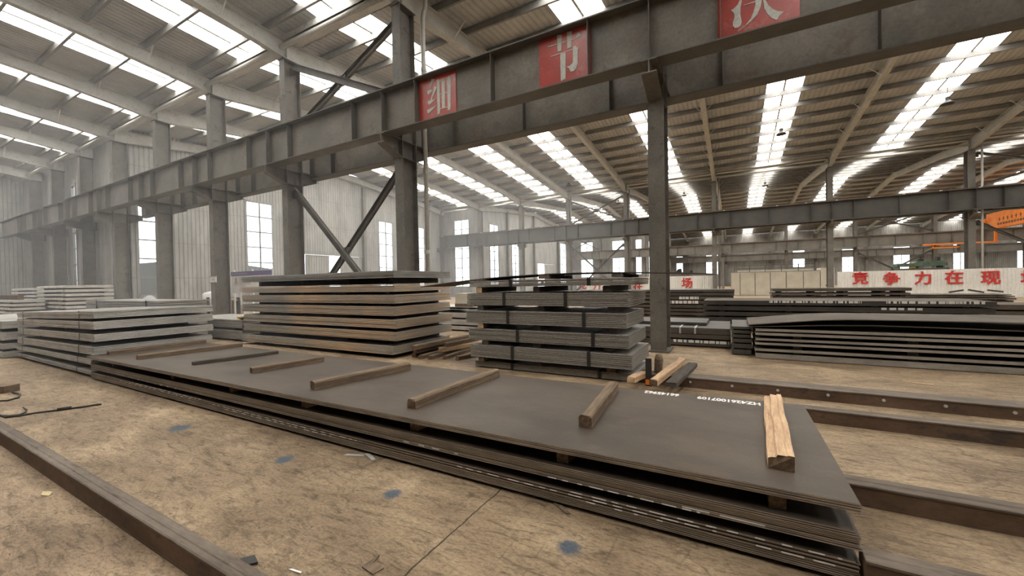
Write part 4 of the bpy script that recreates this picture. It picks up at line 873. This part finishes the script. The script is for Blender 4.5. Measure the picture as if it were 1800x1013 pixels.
# ------------------------------------------------------------------ notice board, workbench, small things between the towers
t = thing('notice_board', (-19.2, 10.3, 0), 'white notice board with a purple header beside the near column row', 'board')
bp = MB().box(-20.92, -17.6, 10.25, 10.29, 1.36, 2.36).build('board_panel', M['board'], t)
MB().box(-20.92, -17.6, 10.235, 10.248, 2.16, 2.36).build('header_strip', M['purple'], bp)
for x in (-20.8, -19.25, -17.7): MB().box(x - .03, x + .03, 10.3, 10.36, 0, 2.45).build('post', M['white'], t)
q = MB(); r_ = random.Random(3)
for c in range(2):
    xo = -20.2 + c * 1.65
    for i in range(9):
        z = 2.06 - i * .075; q.box(xo, xo + r_.uniform(.5, 1.15), 10.243, 10.249, z, z + .022)
for i in range(9): q.box(-20.8 + i * .15, -20.71 + i * .15, 10.228, 10.2345, 2.22, 2.31)
q.build('printed_lines', M['ink'], bp)
q = MB(); q.bar((-20.62, 10.244, 1.75), (-20.5, 10.244, 2.08), .006, .05).bar((-20.38, 10.244, 1.75), (-20.5, 10.244, 2.08), .006, .05).box(-20.58, -20.42, 10.241, 10.248, 1.84, 1.88); q.build('printed_emblem', M['tan'], bp)
t = thing('column_sign', (-20.35, 9.3, 1.85), 'small white lettered sign on a near row column', 'sign')
sp = MB().box(-20.78, -20.22, 9.29, 9.315, 1.86, 2.16).build('sign_plate', M['board'], t)
MB().box(-20.78, -20.22, 9.284, 9.289, 2.10, 2.16).box(-20.78, -20.22, 9.284, 9.289, 1.86, 1.90).build('sign_border', M['ink'], sp)
c = text_obj('CMSI', .17, 'lettering', M['ink'], sp, offset=.004, extrude=.002); c.rotation_euler = (math.pi / 2, 0, 0); c.location = Vector((-20.5, 9.286, 2.0)) - t.location; c.scale = (1.1, 1, 1)
t = thing('workbench', (-22.2, 10.5, 0), 'low workbench frame with dark posts and tan rails', 'workbench')
for x in (-23.6, -22.3, -21.6, -20.75): MB().box(x - .05, x + .05, 10.4, 10.5, 0, 1.15 if x in (-23.6, -20.75) else .95).build('post', M['dark'], t)
MB().box(-24.6, -20.7, 10.36, 10.4, 1.0, 1.05).box(-22.9, -20.8, 10.5, 10.54, 1.12, 1.17).build('rail', M['tan'], t)
MB().box(-24.95, -22.35, 10.53, 11.5, .0, .72).build('cupboard', M['sheet_grey'], t)
MB().box(-21.5, -20.85, 10.51, 10.6, .1, 1.0).build('side_panel', M['wood'], t)
t = thing('water_tank', (-24.45, 11.02, .72), 'white plastic tank with a domed top on the workbench', 'tank')
q = MB().tube([(-24.45, 11.02, .7205), (-24.45, 11.02, 1.3), (-24.45, 11.02, 1.38), (-24.45, 11.02, 1.43)], [.42, .42, .34, .15], 20); q.build('tank_body', M['white'], t, smooth=True)
MB().tube([(-24.45, 11.02, 1.43), (-24.45, 11.02, 1.46)], .12, 14).build('tank_lid', M['white'], t)
t = thing('cordless_drill', (-12.95, 6.62, .657), 'yellow cordless drill lying on the grey pack next to the tall stack', 'tool')
MB().tube([(-13.15, 6.62, .71), (-12.97, 6.61, .71)], .045, 12).build('drill_body', M['yellow'], t, smooth=True)
MB().tube([(-13.22, 6.62, .71), (-13.15, 6.62, .71)], [.02, .035], 10).build('chuck', M['dark'], t, smooth=True)
MB().bar((-12.99, 6.61, .69), (-12.87, 6.56, .685), .045, .05).build('handle', M['yellow'], t); hd = t.children[-1] if t.children[-1].name.startswith('handle') else [c for c in t.children if c.name.startswith('handle')][0]
MB().box(-12.88, -12.78, 6.52, 6.62, .657, .72).build('battery', M['dark'], hd)
tag(MB().tube([(-24.9, 8.2, .0), (-24.75, 8.25, .55), (-24.4, 8.15, .98), (-24.0, 8.25, 1.1), (-23.5, 8.15, 1.0), (-23.15, 8.2, .5), (-23.1, 8.2, 0)], [.4, .36, .2, .24, .2, .3, .35], 10).build('tarpaulin_bundle', M['cloth'], origin=(-24, 8.2, 0), smooth=True), 'bundled grey tarpaulin before the near column row, behind the grey tower', 'tarpaulin')

# ------------------------------------------------------------------ cable and litter on the open floor
t = thing('floor_cable', (-8.1, 1.5, 0), 'dark electric cable lying on the open floor by the rail', 'cable')
pts = [(-9.3, 1.36, .012), (-8.9, 1.33, .012), (-8.45, 1.30, .012), (-8.12, 1.32, .012), (-8.05, 1.42, .012), (-8.04, 1.54, .012), (-7.97, 1.66, .012), (-7.9, 1.76, .012), (-7.86, 1.88, .012), (-7.81, 2.0, .012), (-7.76, 2.10, .012)]
MB().tube(pts, .011, 8).build('cable', M['rubber'], t, smooth=True)
MB().tube([(-7.93, 1.72, .02), (-7.88, 1.84, .02)], .022, 10).build('connector', M['rubber'], t, smooth=True)
MB().tube([(-7.88, 1.84, .012), (-7.80, 1.96, .014), (-7.80, 2.08, .012)], .011, 8).build('cable', M['rubber'], t, smooth=True)
q = MB().tube([(-8.6, 1.28, .01)] + [(-8.55 + .42 * math.cos(a), 1.42 + .13 * math.sin(a), .01) for a in [R(200 + 32 * i) for i in range(9)]], .009, 8)
tag(q.build('wire_loop', M['rubber'], origin=(-8.5, 1.4, 0), smooth=True), 'loose wire loop on the floor beside the cable', 'wire')
q = MB().tube([(-10.0, 1.70, .02), (-9.7, 1.72, .02), (-9.45, 1.66, .012), (-9.35, 1.54, .012), (-9.5, 1.44, .012)], .012, 8)
tag(q.build('cable_tail', M['rubber'], origin=(-9.6, 1.6, 0), smooth=True), 'curved cable tail running from the wooden block', 'cable')
tag(MB().bar((-10.6, 1.5, .055), (-10.15, 1.72, .055), .2, .11).build('wooden_block', M['wood'], origin=(-10.4, 1.6, 0)), 'wooden block on the floor at the end of the cable tail', 'block')
def flake(pts, z, m, name, label, cat):
    q = MB(); n = len(pts); q.v = [(x, y, z + rnd.uniform(0, .012)) for x, y in pts] + [(x, y, z - .0015) for x, y in pts]
    q.f = [tuple(range(n)), tuple(range(n, 2 * n))[::-1]] + [(i, (i + 1) % n, n + (i + 1) % n, n + i) for i in range(n)]; q.m = [0] * len(q.f)
    return tag(q.build(name, M[m], origin=(*pts[0], z)), label, cat)
flake([(-4.83, .955), (-4.75, .93), (-4.70, .96), (-4.73, .985), (-4.79, .99)], .003, 'paper', 'dry_leaf', 'yellow dry leaf on the floor before the rail', 'leaf')
flake([(-1.86, 1.545), (-1.76, 1.535), (-1.745, 1.60), (-1.80, 1.615), (-1.83, 1.60), (-1.845, 1.66)], .004, 'wood', 'wood_chip', 'torn brown wood chip at the bottom of the open floor', 'chip')
flake([(-2.56, 1.245), (-2.47, 1.24), (-2.42, 1.285), (-2.50, 1.31)], .008, 'rubber', 'rubber_scrap', 'crumpled black scrap beside the floor rail', 'scrap')
flake([(-2.22, 1.34), (-2.13, 1.355), (-2.135, 1.365), (-2.21, 1.355)], .003, 'paint', 'paper_sliver', 'white paper sliver at the bottom of the open floor', 'scrap')
for j, (x, y, a) in enumerate(((-3.15, 2.56, 20), (-2.98, 2.60, -25))):
    c, s = math.cos(R(a)), math.sin(R(a)); P4 = [(-.1, -.02), (.1, -.015), (.09, .02), (-.08, .018)]
    flake([(x + u * c - v * s, y + u * s + v * c) for u, v in P4], .003, 'sheet_silver', 'metal_sliver', f"pale metal sliver under the front stack's edge, {ORD[j]} along", 'scrap')
flake([(-1.20, 2.68), (-1.02, 2.56), (-1.0, 2.58), (-1.17, 2.71)], .004, 'wood', 'wood_sliver', 'thin brown wood sliver poking from under the front stack', 'chip')
flake([(1.02, 3.02), (1.10, 3.0), (1.13, 3.01), (1.04, 3.035)], .003, 'paint', 'paper_sliver', 'white sliver on the floor between two rails', 'scrap')
flake([(2.2, 8.1), (2.5, 8.0), (2.52, 8.03), (2.22, 8.14)], .003, 'wood_pale', 'wood_sliver', 'bright wood sliver before the long flat plate stack', 'chip')

# ------------------------------------------------------------------ haze in the far part of the hall
hm = bpy.data.materials.new('hall_haze'); hm.use_nodes = True; nt = hm.node_tree
nt.nodes.remove(nt.nodes['Principled BSDF'])
vsn = nd(nt, 'ShaderNodeVolumeScatter'); vsn.inputs['Color'].default_value = (.97, .98, 1, 1); vsn.inputs['Density'].default_value = .0068; vsn.inputs['Anisotropy'].default_value = .0
lk(nt, vsn.outputs[0], nt.nodes['Material Output'].inputs['Volume'])
hz = MB().box(-53.9, -7.5, -15, 39.5, .02, 10.3).build('haze', hm)
tag(hz, 'thin grey welding haze hanging in the far part of the hall', 'haze', kind='stuff')
